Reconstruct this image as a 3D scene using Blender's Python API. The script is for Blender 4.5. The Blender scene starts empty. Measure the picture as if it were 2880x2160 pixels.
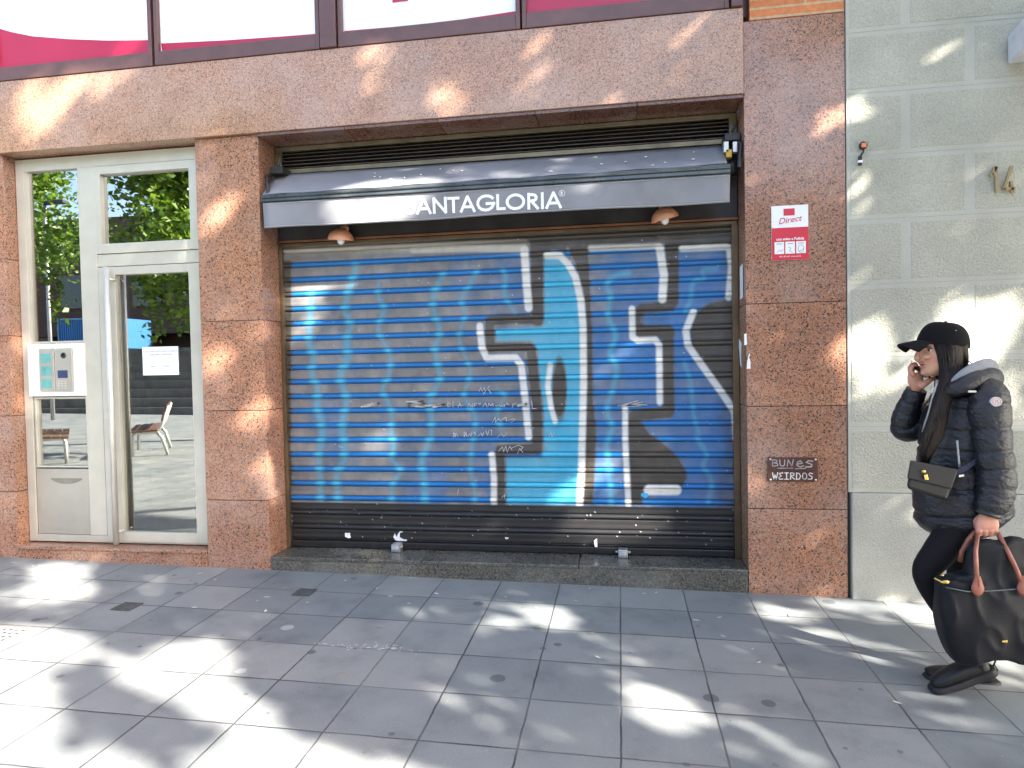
import bpy, bmesh, math, random
import numpy as np
from mathutils import Vector, Matrix, noise

random.seed(7)
rng = np.random.default_rng(11)
SC = bpy.context.scene
COL = SC.collection
R_ = math.radians

# ---------------------------------------------------------------- camera
FPX, PITCH, YAW, ROLL = 1886.19, 0.0277365, 0.1597458, -0.0198426
CAM = np.array([0.0, -4.573258, 1.52])
SLX, SLY = -0.016448, 0.0115395            # fall of the pavement along and across the street
TX0, TY0, TTX, TTY = -0.4293, -0.37927, 0.410814, 0.39643


def cam_axes():
    cy, sy, cp, sp = math.cos(YAW), math.sin(YAW), math.cos(PITCH), math.sin(PITCH)
    cr, sr = math.cos(ROLL), math.sin(ROLL)
    f = np.array([-sy * cp, cy * cp, -sp]); r = np.array([cy, sy, 0.0]); u = np.cross(r, f)
    return cr * r + sr * u, -sr * r + cr * u, f


RT, UP, FW = cam_axes()
cam = bpy.data.cameras.new("camera")
co = bpy.data.objects.new("camera", cam); COL.objects.link(co)
cam.sensor_fit = 'HORIZONTAL'; cam.sensor_width = 36.0; cam.lens = 36.0 * FPX / 2880.0
cam.clip_start = 0.05; cam.clip_end = 400
M = Matrix(((RT[0], UP[0], -FW[0], CAM[0]), (RT[1], UP[1], -FW[1], CAM[1]), (RT[2], UP[2], -FW[2], CAM[2]), (0, 0, 0, 1)))
co.matrix_world = M
SC.camera = co

# ---------------------------------------------------------------- light
SUN = np.array([1.63, -1.0, 1.25]); SUN /= np.linalg.norm(SUN)      # towards the sun
w = bpy.data.worlds.new("World"); SC.world = w; w.use_nodes = True
nt = w.node_tree; nt.nodes.clear()
sky = nt.nodes.new("ShaderNodeTexSky"); sky.sky_type = 'NISHITA'; sky.sun_disc = False; sky.dust_density = 2.2; sky.ozone_density = 0.8; sky.air_density = 0.9
sky.sun_elevation = math.asin(SUN[2]); sky.sun_rotation = math.atan2(SUN[0], SUN[1])
bg = nt.nodes.new("ShaderNodeBackground"); bg.inputs['Strength'].default_value = 0.115
wo = nt.nodes.new("ShaderNodeOutputWorld")
nt.links.new(sky.outputs[0], bg.inputs[0]); nt.links.new(bg.outputs[0], wo.inputs[0])
sl = bpy.data.lights.new("sun", 'SUN'); sl.energy = 5.0; sl.angle = R_(0.6); sl.color = (1.0, 0.94, 0.84)
so = bpy.data.objects.new("sun", sl); COL.objects.link(so)
so.rotation_euler = Vector(SUN).to_track_quat('Z', 'Y').to_euler()
so.location = (10, -8, 12)
SC.view_settings.view_transform = 'Standard'
SC.view_settings.look = 'None'
SC.view_settings.exposure = 2.88
SC.view_settings.gamma = 1.0
SC.view_settings.use_curve_mapping = False
SC.cycles.max_bounces = 8
SC.cycles.transparent_max_bounces = 12
SC.cycles.caustics_reflective = False
SC.cycles.caustics_refractive = False


# ---------------------------------------------------------------- picture <-> place
def F(px, py, pl=0.0):
    """point of the plane y=pl seen at a pixel of the 2880x2160 photograph"""
    r = FW + RT * ((px - 1440) / FPX) - UP * ((py - 1080) / FPX)
    return CAM + r * ((pl - CAM[1]) / r[1])


def G(px, py, dz=0.0):
    """point of the pavement seen at a pixel"""
    r = FW + RT * ((px - 1440) / FPX) - UP * ((py - 1080) / FPX)
    t = (SLX * CAM[0] + SLY * CAM[1] + dz - CAM[2]) / (r[2] - SLX * r[0] - SLY * r[1])
    return CAM + r * t


def gz(x, y):
    return SLX * x + SLY * y


def proj(P):
    d = np.asarray(P) - CAM
    z = d @ FW
    return 1440 + FPX * (d @ RT) / z, 1080 - FPX * (d @ UP) / z


def rect(x0, y0, x1, y1, pl):
    """world x0,x1,z0,z1 of a picture rectangle on the plane y=pl (edges measured at their middles)"""
    ym, xm = (y0 + y1) / 2, (x0 + x1) / 2
    return F(x0, ym, pl)[0], F(x1, ym, pl)[0], F(xm, y1, pl)[2], F(xm, y0, pl)[2]


# ---------------------------------------------------------------- materials
class NT:
    def __init__(s, name):
        s.m = bpy.data.materials.new(name); s.m.use_nodes = True
        s.t = s.m.node_tree; s.t.nodes.clear()
        s.out = s.t.nodes.new("ShaderNodeOutputMaterial")

    def n(s, typ, **kw):
        nd = s.t.nodes.new("ShaderNode" + typ)
        for k, v in kw.items():
            if k in nd.inputs.keys() if isinstance(k, str) else False:
                nd.inputs[k].default_value = v
            else:
                setattr(nd, k, v)
        return nd

    def l(s, a, b):
        s.t.links.new(a, b)

    def coord(s, kind='Object'):
        return s.n("TexCoord").outputs[kind]

    def math(s, op, a, b=None, clamp=False):
        nd = s.n("Math"); nd.operation = op; nd.use_clamp = clamp
        for i, v in enumerate((a, b)):
            if v is None: continue
            if hasattr(v, 'links'): s.l(v, nd.inputs[i])
            else: nd.inputs[i].default_value = v
        return nd.outputs[0]

    def mix(s, f, a, b, mode='MIX'):
        nd = s.n("Mix"); nd.data_type = 'RGBA'; nd.blend_type = mode
        for i, v in ((0, f), (6, a), (7, b)):
            if hasattr(v, 'links'): s.l(v, nd.inputs[i])
            elif i == 0: nd.inputs[0].default_value = v
            else: nd.inputs[i].default_value = (*v, 1)
        return nd.outputs[2]

    def noise(s, co, scale, detail=3, rough=.55, out='Fac'):
        nd = s.n("TexNoise"); nd.inputs['Scale'].default_value = scale
        nd.inputs['Detail'].default_value = detail; nd.inputs['Roughness'].default_value = rough
        s.l(co, nd.inputs['Vector']); return nd.outputs[out]

    def voro(s, co, scale, out='Color', feature='F1'):
        nd = s.n("TexVoronoi"); nd.feature = feature; nd.inputs['Scale'].default_value = scale
        s.l(co, nd.inputs['Vector']); return nd.outputs[out]

    def ramp(s, f, stops, interp='LINEAR'):
        nd = s.n("ValToRGB"); nd.color_ramp.interpolation = interp
        e = nd.color_ramp.elements
        while len(e) < len(stops): e.new(0.5)
        for el, (p, c) in zip(e, stops):
            el.position = p; el.color = (*c, 1) if len(c) == 3 else c
        s.l(f, nd.inputs[0]); return nd.outputs[0]

    def bump(s, h, strength=.3, dist=.01):
        nd = s.n("Bump"); nd.inputs['Strength'].default_value = strength; nd.inputs['Distance'].default_value = dist
        s.l(h, nd.inputs['Height']); return nd.outputs[0]

    def pbr(s, col, rough=.5, metal=0.0, spec=.5, normal=None, coat=0.0, sheen=0.0):
        p = s.n("BsdfPrincipled")
        for k, v in (('Base Color', col), ('Roughness', rough), ('Metallic', metal), ('Specular IOR Level', spec), ('Coat Weight', coat), ('Sheen Weight', sheen)):
            if hasattr(v, 'links'): s.l(v, p.inputs[k])
            elif k == 'Base Color': p.inputs[k].default_value = (*v, 1)
            else: p.inputs[k].default_value = v
        if normal is not None: s.l(normal, p.inputs['Normal'])
        s.l(p.outputs[0], s.out.inputs[0]); return p


MATS = {}


def plain(name, col, rough=.5, metal=0.0, var=.12, scale=14, bump=0.0, spec=.5, bscale=None):
    """simple surface with a little unevenness in tone and gloss"""
    t = NT(name); c = t.coord()
    n = t.noise(c, scale, 4)
    lo = tuple(max(0, v * (1 - var)) for v in col); hi = tuple(min(1, v * (1 + var)) for v in col)
    cc = t.ramp(n, [(.3, lo), (.7, hi)])
    r = t.math('ADD', t.math('MULTIPLY', t.noise(c, scale * 1.7, 3), .2), rough - .1, True)
    nm = t.bump(t.noise(c, bscale or scale * 6, 3), bump, .01) if bump else None
    t.pbr(cc, r, metal, spec, nm)
    MATS[name] = t.m
    return t.m


def granite(name, warm=(.405, .19, .112), pale=(.475, .275, .19), dark=(.060, .047, .040), grey=(.22, .15, .12), rough=.17, scale=135):
    t = NT(name); c = t.coord()
    geo = t.n("NewGeometry").outputs['Random Per Island']
    off = t.n("VectorMath"); off.operation = 'ADD'
    sc_ = t.n("VectorMath"); sc_.operation = 'SCALE'; sc_.inputs[0].default_value = (31, 17, 23); t.l(geo, sc_.inputs['Scale'])
    t.l(c, off.inputs[0]); t.l(sc_.outputs[0], off.inputs[1]); c = off.outputs[0]
    # grains are warped voronoi cells
    wn = t.n("TexNoise"); wn.inputs['Scale'].default_value = 70; wn.inputs['Detail'].default_value = 2; t.l(c, wn.inputs['Vector'])
    ws = t.n("VectorMath"); ws.operation = 'SCALE'; ws.inputs['Scale'].default_value = .012; t.l(wn.outputs['Color'], ws.inputs[0])
    wa = t.n("VectorMath"); wa.operation = 'ADD'; t.l(c, wa.inputs[0]); t.l(ws.outputs[0], wa.inputs[1])
    cell = t.voro(wa.outputs[0], scale)
    sp = t.n("SeparateColor"); t.l(cell, sp.inputs[0])
    base = t.ramp(sp.outputs[0], [(0, dark), (.09, dark), (.13, grey), (.22, grey), (.26, warm), (.62, tuple(v * .84 for v in warm)), (.66, pale), (1, warm)])
    fine = t.voro(wa.outputs[0], scale * 2.3)
    sp2 = t.n("SeparateColor"); t.l(fine, sp2.inputs[0])
    f2 = t.ramp(sp2.outputs[1], [(0, (0, 0, 0)), (.13, (0, 0, 0)), (.17, (1, 1, 1)), (1, (1, 1, 1))])
    col = t.mix(.55, base, t.mix(1.0, base, f2, 'MULTIPLY'))
    big = t.ramp(t.noise(c, 1.4, 3), [(.3, (.86, .87, .9)), (.7, (1.08, 1.05, 1.0))])
    col = t.mix(1.0, col, big, 'MULTIPLY')
    isl = t.ramp(geo, [(0, (.93, .93, .95)), (1, (1.06, 1.04, 1.02))])
    col = t.mix(1.0, col, isl, 'MULTIPLY')
    haze_ = t.ramp(t.noise(c, 1.9, 4, .62), [(.46, (0, 0, 0)), (.66, (1, 1, 1))])  # pale patches for reflections and adhesive marks, mixed into the stone colour
    col = t.mix(t.math('MULTIPLY', haze_, .22), col, tuple(min(1, v * .55 + .25) for v in pale))
    drk = t.ramp(t.noise(c, 3.3, 5, .6), [(.55, (1, 1, 1)), (.75, (.78, .76, .75))])
    col = t.mix(1.0, col, drk, 'MULTIPLY')
    grime = t.noise(c, 5, 5)
    r = t.math('ADD', t.math('MULTIPLY', grime, .16), rough - .06)
    t.pbr(col, r, 0, .5, t.bump(t.noise(c, 30, 2), .02, .01))
    return t.m


GRAN = granite("pink_granite")
GRAN_BEAM = granite("pink_granite_band", warm=(.43, .235, .145), pale=(.49, .305, .205), dark=(.17, .11, .075), grey=(.31, .20, .14), scale=140)
GRAN_DK = granite("soffit_granite_dark", warm=(.17, .070, .045), pale=(.21, .105, .075), dark=(.035, .025, .022), grey=(.10, .06, .05), rough=.2, scale=135)  # darker, redder version of the granite, used on the soffit only
DARKSTEP = granite("dark_green_stone", warm=(.085, .088, .076), pale=(.14, .13, .10), dark=(.035, .037, .036), grey=(.17, .15, .11), rough=.22, scale=120)


def pavement_mat():
    t = NT("grey_paving"); c = t.coord()
    s = t.n("SeparateXYZ"); t.l(c, s.inputs[0])
    def cellco(v, o, step):
        a = t.math('DIVIDE', t.math('SUBTRACT', v, o), step)
        fl = t.math('FLOOR', a); fr = t.math('SUBTRACT', a, fl)
        d = t.math('MULTIPLY', t.math('MINIMUM', fr, t.math('SUBTRACT', 1.0, fr)), step)
        return fl, d
    wob = t.math('MULTIPLY', t.math('SUBTRACT', t.noise(c, 9, 3), .5), .010)
    fx, dx = cellco(t.math('ADD', s.outputs[0], wob), TX0, TTX); fy, dy = cellco(t.math('ADD', s.outputs[1], wob), TY0, TTY)
    d = t.math('MINIMUM', dx, dy)
    jn = t.math('ADD', t.math('MULTIPLY', t.noise(c, 60, 3), .005), .0030)
    joint = t.math('SUBTRACT', 1.0, t.math('DIVIDE', t.math('SUBTRACT', d, t.math('MULTIPLY', jn, .55)), .0022), True)
    cmb = t.n("CombineXYZ"); t.l(fx, cmb.inputs[0]); t.l(fy, cmb.inputs[1])
    wnz = t.n("TexWhiteNoise"); wnz.noise_dimensions = '3D'; t.l(cmb.outputs[0], wnz.inputs['Vector'])
    tile = t.ramp(wnz.outputs['Value'], [(0, (.164, .177, .179)), (.5, (.202, .212, .210)), (1, (.238, .242, .232))])
    blot = t.ramp(t.noise(c, 3.2, 5, .6), [(.30, (.72, .73, .75)), (.48, (.97, .97, .97)), (.60, (1.02, 1.02, 1.01)), (.74, (1.14, 1.12, 1.08))])
    col = t.mix(1.0, tile, blot, 'MULTIPLY')
    grain = t.ramp(t.noise(c, 260, 2, .7), [(.3, (.80, .80, .80)), (.7, (1.18, 1.18, 1.18))])
    col = t.mix(.8, col, t.mix(1.0, col, grain, 'MULTIPLY'))
    # white grit flecks
    fl = t.voro(c, 55, 'Distance'); fc = t.n("SeparateColor"); t.l(t.voro(c, 55), fc.inputs[0])
    fleck = t.math('MULTIPLY', t.math('LESS_THAN', fl, .10), t.math('GREATER_THAN', fc.outputs[0], .80))
    col = t.mix(t.math('MULTIPLY', fleck, .45), col, (.62, .62, .60))
    # trodden chewing gum, dark and pale
    for sc_, thr, size, cc, am in ((3.1, .40, .115, (.075, .078, .083), .8), (4.7, .55, .085, (.09, .09, .095), .75), (2.5, .62, .085, (.42, .42, .41), .55), (7.5, .70, .09, (.10, .10, .10), .7)):
        cd = t.n("VectorMath"); cd.operation = 'ADD'; t.l(c, cd.inputs[0]); cd.inputs[1].default_value = (sc_ * 3.3, sc_ * 7.1, 0)
        vd = t.n("TexVoronoi"); vd.inputs['Scale'].default_value = sc_; t.l(cd.outputs[0], vd.inputs['Vector'])
        q = t.n("SeparateColor"); t.l(vd.outputs['Color'], q.inputs[0])
        rr = t.math('MULTIPLY', t.math('ADD', t.math('MULTIPLY', q.outputs[1], .7), .45), size)
        dd = t.math('ADD', vd.outputs['Distance'], t.math('MULTIPLY', t.math('SUBTRACT', t.noise(c, 40, 2), .5), .04))
        on = t.math('MULTIPLY', t.math('LESS_THAN', dd, rr), t.math('GREATER_THAN', q.outputs[0], thr))
        col = t.mix(t.math('MULTIPLY', on, am), col, cc)
    col = t.mix(t.math('MULTIPLY', joint, .92), col, t.ramp(t.noise(c, 2.1, 2), [(.42, (.022, .022, .022)), (.66, (.13, .125, .12))]))
    h = t.math('SUBTRACT', t.math('MULTIPLY', t.noise(c, 220, 3, .7), .18), joint)
    t.pbr(col, t.math('ADD', t.math('MULTIPLY', t.noise(c, 4, 4), .25), .42), 0, .45, t.bump(h, .5, .004))
    return t.m


def stone_mat(name, col, amp, scale):
    t = NT(name); c = t.coord()
    n1 = t.noise(c, scale, 4, .65); v = t.voro(c, scale * .9, 'Distance', 'SMOOTH_F1')
    tone = t.ramp(t.noise(c, 2.2, 4), [(.3, tuple(k * .86 for k in col)), (.7, tuple(k * 1.1 for k in col))])
    pit = t.ramp(n1, [(.25, (.74, .74, .72)), (.55, (1.02, 1.02, 1.02)), (.8, (1.12, 1.12, 1.1))])
    cc = t.mix(1.0, tone, pit, 'MULTIPLY')
    h = t.math('ADD', n1, t.math('MULTIPLY', v, .8))
    t.pbr(cc, .8, 0, .3, t.bump(h, amp, .012))
    return t.m


PAVE = pavement_mat()
STONE = stone_mat("tooled_pale_stone", (.455, .44, .365), .45, 95)
STONE_S = stone_mat("smooth_pale_stone", (.49, .48, .415), .12, 160)
PLINTH = stone_mat("grey_plinth_stone", (.43, .42, .37), .35, 120)
BRICK = None


def brick_mat(name, c1, c2, mortar, sx=4.0):
    t = NT(name); c = t.coord()
    mp = t.n("Mapping"); mp.inputs['Rotation'].default_value = (R_(90), 0, 0); t.l(c, mp.inputs[0])
    b = t.n("TexBrick"); b.inputs['Color1'].default_value = (*c1, 1); b.inputs['Color2'].default_value = (*c2, 1)
    b.inputs['Mortar'].default_value = (*mortar, 1); b.inputs['Scale'].default_value = sx
    b.inputs['Mortar Size'].default_value = .028; b.inputs['Brick Width'].default_value = 3.2; b.inputs['Row Height'].default_value = .24
    t.l(mp.outputs[0], b.inputs[0])
    n = t.ramp(t.noise(c, 30, 4), [(.3, (.8, .8, .8)), (.7, (1.1, 1.1, 1.1))])
    t.pbr(t.mix(1.0, b.outputs[0], n, 'MULTIPLY'), .8, 0, .3, t.bump(b.outputs['Fac'], -.4, .01))
    return t.m


BRICK = brick_mat("orange_brick", (.62, .22, .085), (.55, .19, .075), (.5, .38, .24))
ALU = plain("champagne_aluminium", (.585, .56, .48), .36, .35, .06, 6)
STEEL = plain("brushed_steel", (.62, .60, .55), .34, .45, .06, 9)
STEEL_P = plain("brushed_steel_panel", (.52, .49, .43), .42, .6, .06, 5)
WHITEP = plain("white_panel", (.78, .78, .74), .35, 0, .05, 5)
BROWN = plain("brown_window_frame", (.115, .055, .048), .4, .0, .15, 8)
WHITEV = plain("white_film", (.84, .84, .83), .35, 0, .03, 3)
REDV = plain("crimson_film", (.40, .010, .05), .33, 0, .08, 2.5)
REDS = plain("red_sign_film", (.60, .03, .055), .35, 0, .05, 8)
BLACKM = plain("black_metal", (.022, .021, .021), .4, .2, .3, 18, .05)
DKPANEL = plain("dark_fascia_panel", (.03, .027, .025), .42, .1, .35, 5, .05)
BRONZE = plain("bronze_trim", (.15, .105, .06), .4, .5, .25, 6)
BRONZE_L = plain("olive_bronze_trim", (.19, .16, .10), .42, .5, .25, 6)
RUST = plain("copper_edge", (.22, .085, .045), .45, .3, .25, 6)
SLAT = plain("louvre_brown", (.075, .058, .045), .4, .3, .25, 6)
FABRIC = plain("grey_awning_fabric", (.235, .235, .25), .8, 0, .16, 2.2, .15, .25, 420)
BARM = plain("awning_front_bar", (.085, .095, .095), .3, .5, .3, 6)
LETTER = plain("white_lettering", (.86, .86, .86), .5, 0, .02)
LAMPC = plain("terracotta_lamp_shade", (.56, .26, .145), .45, 0, .08, 12)
BULB = plain("opal_white_bulb", (.85, .84, .82), .3, 0, .02)
YELLOW = plain("yellow_tape", (.6, .36, .03), .5, 0, .2)
PAPER = plain("white_paper", (.82, .83, .85), .6, 0, .03, 10)
INK = plain("grey_print", (.22, .23, .26), .6, 0, .1)
INKR = plain("red_print", (.55, .03, .05), .5, 0, .1)
PLAQ = plain("brown_plaque", (.085, .032, .026), .35, 0, .2, 10)
CHALK = plain("white_marker", (.75, .74, .72), .7, 0, .15, 30)
SCRATCH = plain("pale_scratches", (.40, .39, .37), .7, 0, .3, 30)
BRASS = plain("brass_digits", (.34, .27, .15), .45, .5, .15, 12)
ORANGE = plain("orange_insert", (.75, .22, .07), .4, 0, .1)
TEAL = plain("teal_name_strips", (.13, .42, .40), .3, 0, .15, 20)
SCREEN = plain("blue_display", (.045, .06, .13), .2, 0, .2, 20)
LOCKM = plain("galvanised_lock", (.46, .47, .48), .38, .75, .15, 25, .05)
IRON = plain("cast_iron", (.12, .12, .12), .5, .5, .3, 40, .2)
GRATEM = plain("pale_grate_metal", (.42, .40, .38), .55, .3, .2, 20)
BEIGEW = plain("lobby_wall_paint", (.52, .47, .36), .6, 0, .06, 2)
DARKW = plain("lobby_dark_wall", (.10, .085, .075), .5, 0, .2, 2)
LOBF = plain("lobby_floor", (.20, .18, .16), .25, 0, .15, 3)


def glass_mat(name, refl, tint):
    t = NT(name)
    g = t.n("BsdfGlossy"); g.inputs['Roughness'].default_value = 0.004; g.inputs['Color'].default_value = (.93, .95, .92, 1)
    tr = t.n("BsdfTransparent"); tr.inputs[0].default_value = (*tint, 1)
    mx = t.n("MixShader")
    lw = t.n("LayerWeight"); lw.inputs[0].default_value = .35
    f = t.math('ADD', t.math('MULTIPLY', lw.outputs['Fresnel'], .6), refl, True)
    c = t.coord(); t.l(t.bump(t.noise(c, 1.3, 1), .008, .02), g.inputs['Normal'])
    t.l(f, mx.inputs[0]); t.l(tr.outputs[0], mx.inputs[1]); t.l(g.outputs[0], mx.inputs[2]); t.l(mx.outputs[0], t.out.inputs[0])
    return t.m


GLASS = glass_mat("door_glass", .36, (.42, .44, .41))


def cloth(name, col, rough=.8, sheen=.3, bump=.25, bscale=300, var=.2, spec=.3):
    t = NT(name); c = t.coord()
    cc = t.ramp(t.noise(c, 9, 4), [(.3, tuple(v * (1 - var) for v in col)), (.7, tuple(v * (1 + var) for v in col))])
    t.pbr(cc, rough, 0, spec, t.bump(t.noise(c, bscale, 3), bump, .003), 0, sheen)
    return t.m


def puffer_mat():
    t = NT("navy_black_puffer_nylon"); c = t.coord()
    cc = t.ramp(t.noise(c, 8, 4), [(.3, (.008, .0085, .0115)), (.7, (.014, .015, .020))])
    mp = t.n("Mapping"); mp.inputs['Scale'].default_value = (1, 1, 2.2); t.l(c, mp.inputs[0])
    h = t.math('ADD', t.noise(mp.outputs[0], 26, 4, .6), t.math('MULTIPLY', t.noise(c, 70, 2), .3))
    t.pbr(cc, .38, 0, .5, t.bump(h, .5, .02))
    return t.m


PUFF = puffer_mat()
LEGG = cloth("black_leggings_knit", (.0045, .0045, .0055), .75, .04, spec=.2)
BOOTM = plain("black_boot_leather", (.0035, .0035, .004), .5, 0, .2, 20, .1)
SOLEM = plain("black_rubber_sole", (.007, .007, .008), .6, 0, .2, 20, .1)
CAPM = cloth("black_cap_cotton", (.0040, .0040, .0048), .85, .03, spec=.15)
LINING = cloth("grey_hood_lining", (.21, .215, .23), .7, .2)
ZIPM = plain("grey_zip_teeth", (.42, .41, .39), .35, .6, .3, 200, .3)
TOTEM = cloth("black_tote_nylon", (.006, .0065, .0085), .55, .03, .35, 200, spec=.25)
LEATHER = plain("tan_leather_handle", (.27, .085, .05), .42, 0, .15, 25, .1)
BAGL = plain("black_quilted_leather", (.0035, .0035, .004), .55, 0, .2, 25, .1)
GOLD = plain("gold_clasp", (.62, .42, .12), .28, .9, .1)
PHONEM = plain("black_phone_glass", (.008, .008, .009), .12, 0, .1)
BADGE = plain("pale_badge_felt", (.62, .54, .52), .7, 0, .06, 60)
BADGE_D = plain("badge_outline_thread", (.35, .12, .14), .7, 0, .1, 60)


def skin_mat():
    t = NT("skin"); c = t.coord()
    a = t.n("VertexColor"); a.layer_name = "tone"
    m = t.ramp(t.noise(c, 40, 4), [(.3, (.93, .92, .92)), (.7, (1.05, 1.04, 1.03))])
    p = t.pbr(t.mix(1.0, a.outputs[0], m, 'MULTIPLY'), .46, 0, .4, t.bump(t.noise(c, 260, 2), .06, .002))
    p.inputs['Subsurface Weight'].default_value = .12
    p.inputs['Subsurface Radius'].default_value = (.012, .005, .003)
    return t.m


SKIN = skin_mat()


def hair_mat():
    t = NT("dark_brown_hair"); c = t.coord()
    mp = t.n("Mapping"); mp.inputs['Scale'].default_value = (60, 60, 3); t.l(c, mp.inputs[0])
    n = t.noise(mp.outputs[0], 4, 3)
    cc = t.ramp(n, [(.3, (.0035, .0022, .0018)), (.55, (.010, .005, .0035)), (.78, (.040, .018, .011))])
    t.pbr(cc, .45, 0, .25, t.bump(n, .6, .01))
    return t.m


HAIR = hair_mat()


def leaf_mat(name, a, b):
    t = NT(name)
    r = t.n("NewGeometry").outputs['Random Per Island']
    cc = t.ramp(r, [(0, a), (1, b)])
    d = t.n("BsdfPrincipled"); t.l(cc, d.inputs['Base Color']); d.inputs['Roughness'].default_value = .45
    tr = t.n("BsdfTranslucent"); t.l(t.mix(1.0, cc, (1.6, 1.7, .7), 'MULTIPLY'), tr.inputs[0])
    mx = t.n("MixShader"); mx.inputs[0].default_value = .3
    t.l(d.outputs[0], mx.inputs[1]); t.l(tr.outputs[0], mx.inputs[2]); t.l(mx.outputs[0], t.out.inputs[0])
    return t.m


LEAF = leaf_mat("tree_leaves", (.045, .095, .015), (.17, .27, .03))
BARK = plain("plane_tree_bark", (.20, .17, .12), .8, 0, .35, 9, .4)


# ---------------------------------------------------------------- mesh helpers
class MB:
    def __init__(s):
        s.v = []; s.f = []; s.mi = []; s.k = 0; s.sm = []

    def add(s, vs, fs, smooth=False):
        o = len(s.v)
        s.v += [tuple(map(float, p)) for p in vs]
        for f in fs:
            s.f.append(tuple(i + o for i in f)); s.mi.append(s.k); s.sm.append(smooth)
        return s

    def mat(s, k):
        s.k = k; return s

    def box(s, x0, x1, y0, y1, z0, z1):
        x0, x1 = sorted((x0, x1)); y0, y1 = sorted((y0, y1)); z0, z1 = sorted((z0, z1))
        v = [(x0, y0, z0), (x1, y0, z0), (x1, y1, z0), (x0, y1, z0), (x0, y0, z1), (x1, y0, z1), (x1, y1, z1), (x0, y1, z1)]
        return s.add(v, [(3, 2, 1, 0), (4, 5, 6, 7), (0, 1, 5, 4), (1, 2, 6, 5), (2, 3, 7, 6), (3, 0, 4, 7)])

    def hexa(s, p):
        """8 corners: bottom four then top four, counter-clockwise"""
        return s.add(p, [(3, 2, 1, 0), (4, 5, 6, 7), (0, 1, 5, 4), (1, 2, 6, 5), (2, 3, 7, 6), (3, 0, 4, 7)])

    def frame(s, x0, x1, z0, z1, y0, y1, l, r, b, t):
        """rectangular frame: four butted bars"""
        s.box(x0, x0 + l, y0, y1, z0, z1); s.box(x1 - r, x1, y0, y1, z0, z1)
        s.box(x0 + l, x1 - r, y0, y1, z1 - t, z1); s.box(x0 + l, x1 - r, y0, y1, z0, z0 + b)
        return s

    def prism(s, pts, y0, y1):
        """xz outline extruded along y"""
        n = len(pts)
        a = sum(pts[i][0] * pts[(i + 1) % n][1] - pts[(i + 1) % n][0] * pts[i][1] for i in range(n))
        if a < 0: pts = pts[::-1]
        v = [(x, y0, z) for x, z in pts] + [(x, y1, z) for x, z in pts]
        f = [tuple(range(n)), tuple(range(2 * n - 1, n - 1, -1))]
        f += [(i, i + n, (i + 1) % n + n, (i + 1) % n) for i in range(n)]
        return s.add(v, f)

    def tube(s, pts, r, n=10, smooth=True, closed=False):
        P = [Vector(p) for p in pts]; rs = r if hasattr(r, '__len__') else [r] * len(P)
        V = []; up = None
        for i, p in enumerate(P):
            if closed: t = P[(i + 1) % len(P)] - P[i - 1]
            else: t = P[min(i + 1, len(P) - 1)] - P[max(i - 1, 0)]
            t.normalize()
            if up is None:
                up = Vector((0, 1, 0)) if abs(t.y) < .9 else Vector((1, 0, 0))
            u = (up - t * up.dot(t)).normalized(); w_ = t.cross(u); up = u
            for k in range(n):
                a = 2 * math.pi * k / n
                V.append(p + (u * math.cos(a) + w_ * math.sin(a)) * rs[i])
        m = len(P); fs = []
        for i in range(m if closed else m - 1):
            for k in range(n):
                a, b = i * n + k, i * n + (k + 1) % n
                c, d = ((i + 1) % m) * n + (k + 1) % n, ((i + 1) % m) * n + k
                fs.append((a, b, c, d))
        if not closed:
            fs += [tuple(range(n - 1, -1, -1)), tuple(range((m - 1) * n, m * n))]
        return s.add(V, fs, smooth)

    def lathe(s, prof, ctr, axis=(0, 0, 1), n=24, smooth=True):
        """prof: (radius, height) pairs along the axis"""
        A = Vector(axis).normalized(); U = A.orthogonal().normalized(); W_ = A.cross(U); c = Vector(ctr)
        V = []
        for r, h in prof:
            for k in range(n):
                a = 2 * math.pi * k / n
                V.append(c + A * h + (U * math.cos(a) + W_ * math.sin(a)) * max(r, 1e-5))
        fs = [(i * n + k, i * n + (k + 1) % n, (i + 1) * n + (k + 1) % n, (i + 1) * n + k) for i in range(len(prof) - 1) for k in range(n)]
        return s.add(V, fs, smooth)

    def loft(s, st, n=28, e=1.0, sub=6, depth=(0, 1, 0), mod=None, twist=0):
        """rings (centre, a, b): b along the depth axis, a across it; smooth interpolation between stations"""
        st = [(Vector(c), a, b) for c, a, b in st]
        L = []
        for i in range(len(st) - 1):
            p0, p1, p2, p3 = st[max(i - 1, 0)], st[i], st[i + 1], st[min(i + 2, len(st) - 1)]
            for j in range(sub):
                t = j / sub
                h = (2 * t ** 3 - 3 * t * t + 1, t ** 3 - 2 * t * t + t, -2 * t ** 3 + 3 * t * t, t ** 3 - t * t)
                q = []
                for k in range(3):
                    m1 = (p2[k] - p0[k]) * .5; m2 = (p3[k] - p1[k]) * .5
                    q.append(p1[k] * h[0] + m1 * h[1] + p2[k] * h[2] + m2 * h[3])
                L.append(q)
        L.append(list(st[-1]))
        V = []; D = Vector(depth); d = 0
        for i, (c, a, b) in enumerate(L):
            t = (L[min(i + 1, len(L) - 1)][0] - L[max(i - 1, 0)][0]).normalized()
            if i: d += (c - L[i - 1][0]).length
            bb = (D - t * D.dot(t)).normalized(); aa = bb.cross(t)
            g = mod(d) if mod else 1.0
            for k in range(n):
                an = 2 * math.pi * k / n
                cx, sx_ = math.cos(an), math.sin(an)
                V.append(c + aa * (math.copysign(abs(cx) ** e, cx) * a * g) + bb * (math.copysign(abs(sx_) ** e, sx_) * b * g))
        m = len(L)
        fs = [(i * n + k, i * n + (k + 1) % n, (i + 1) * n + (k + 1) % n, (i + 1) * n + k) for i in range(m - 1) for k in range(n)]
        c0, c1 = len(V), len(V) + 1
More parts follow.
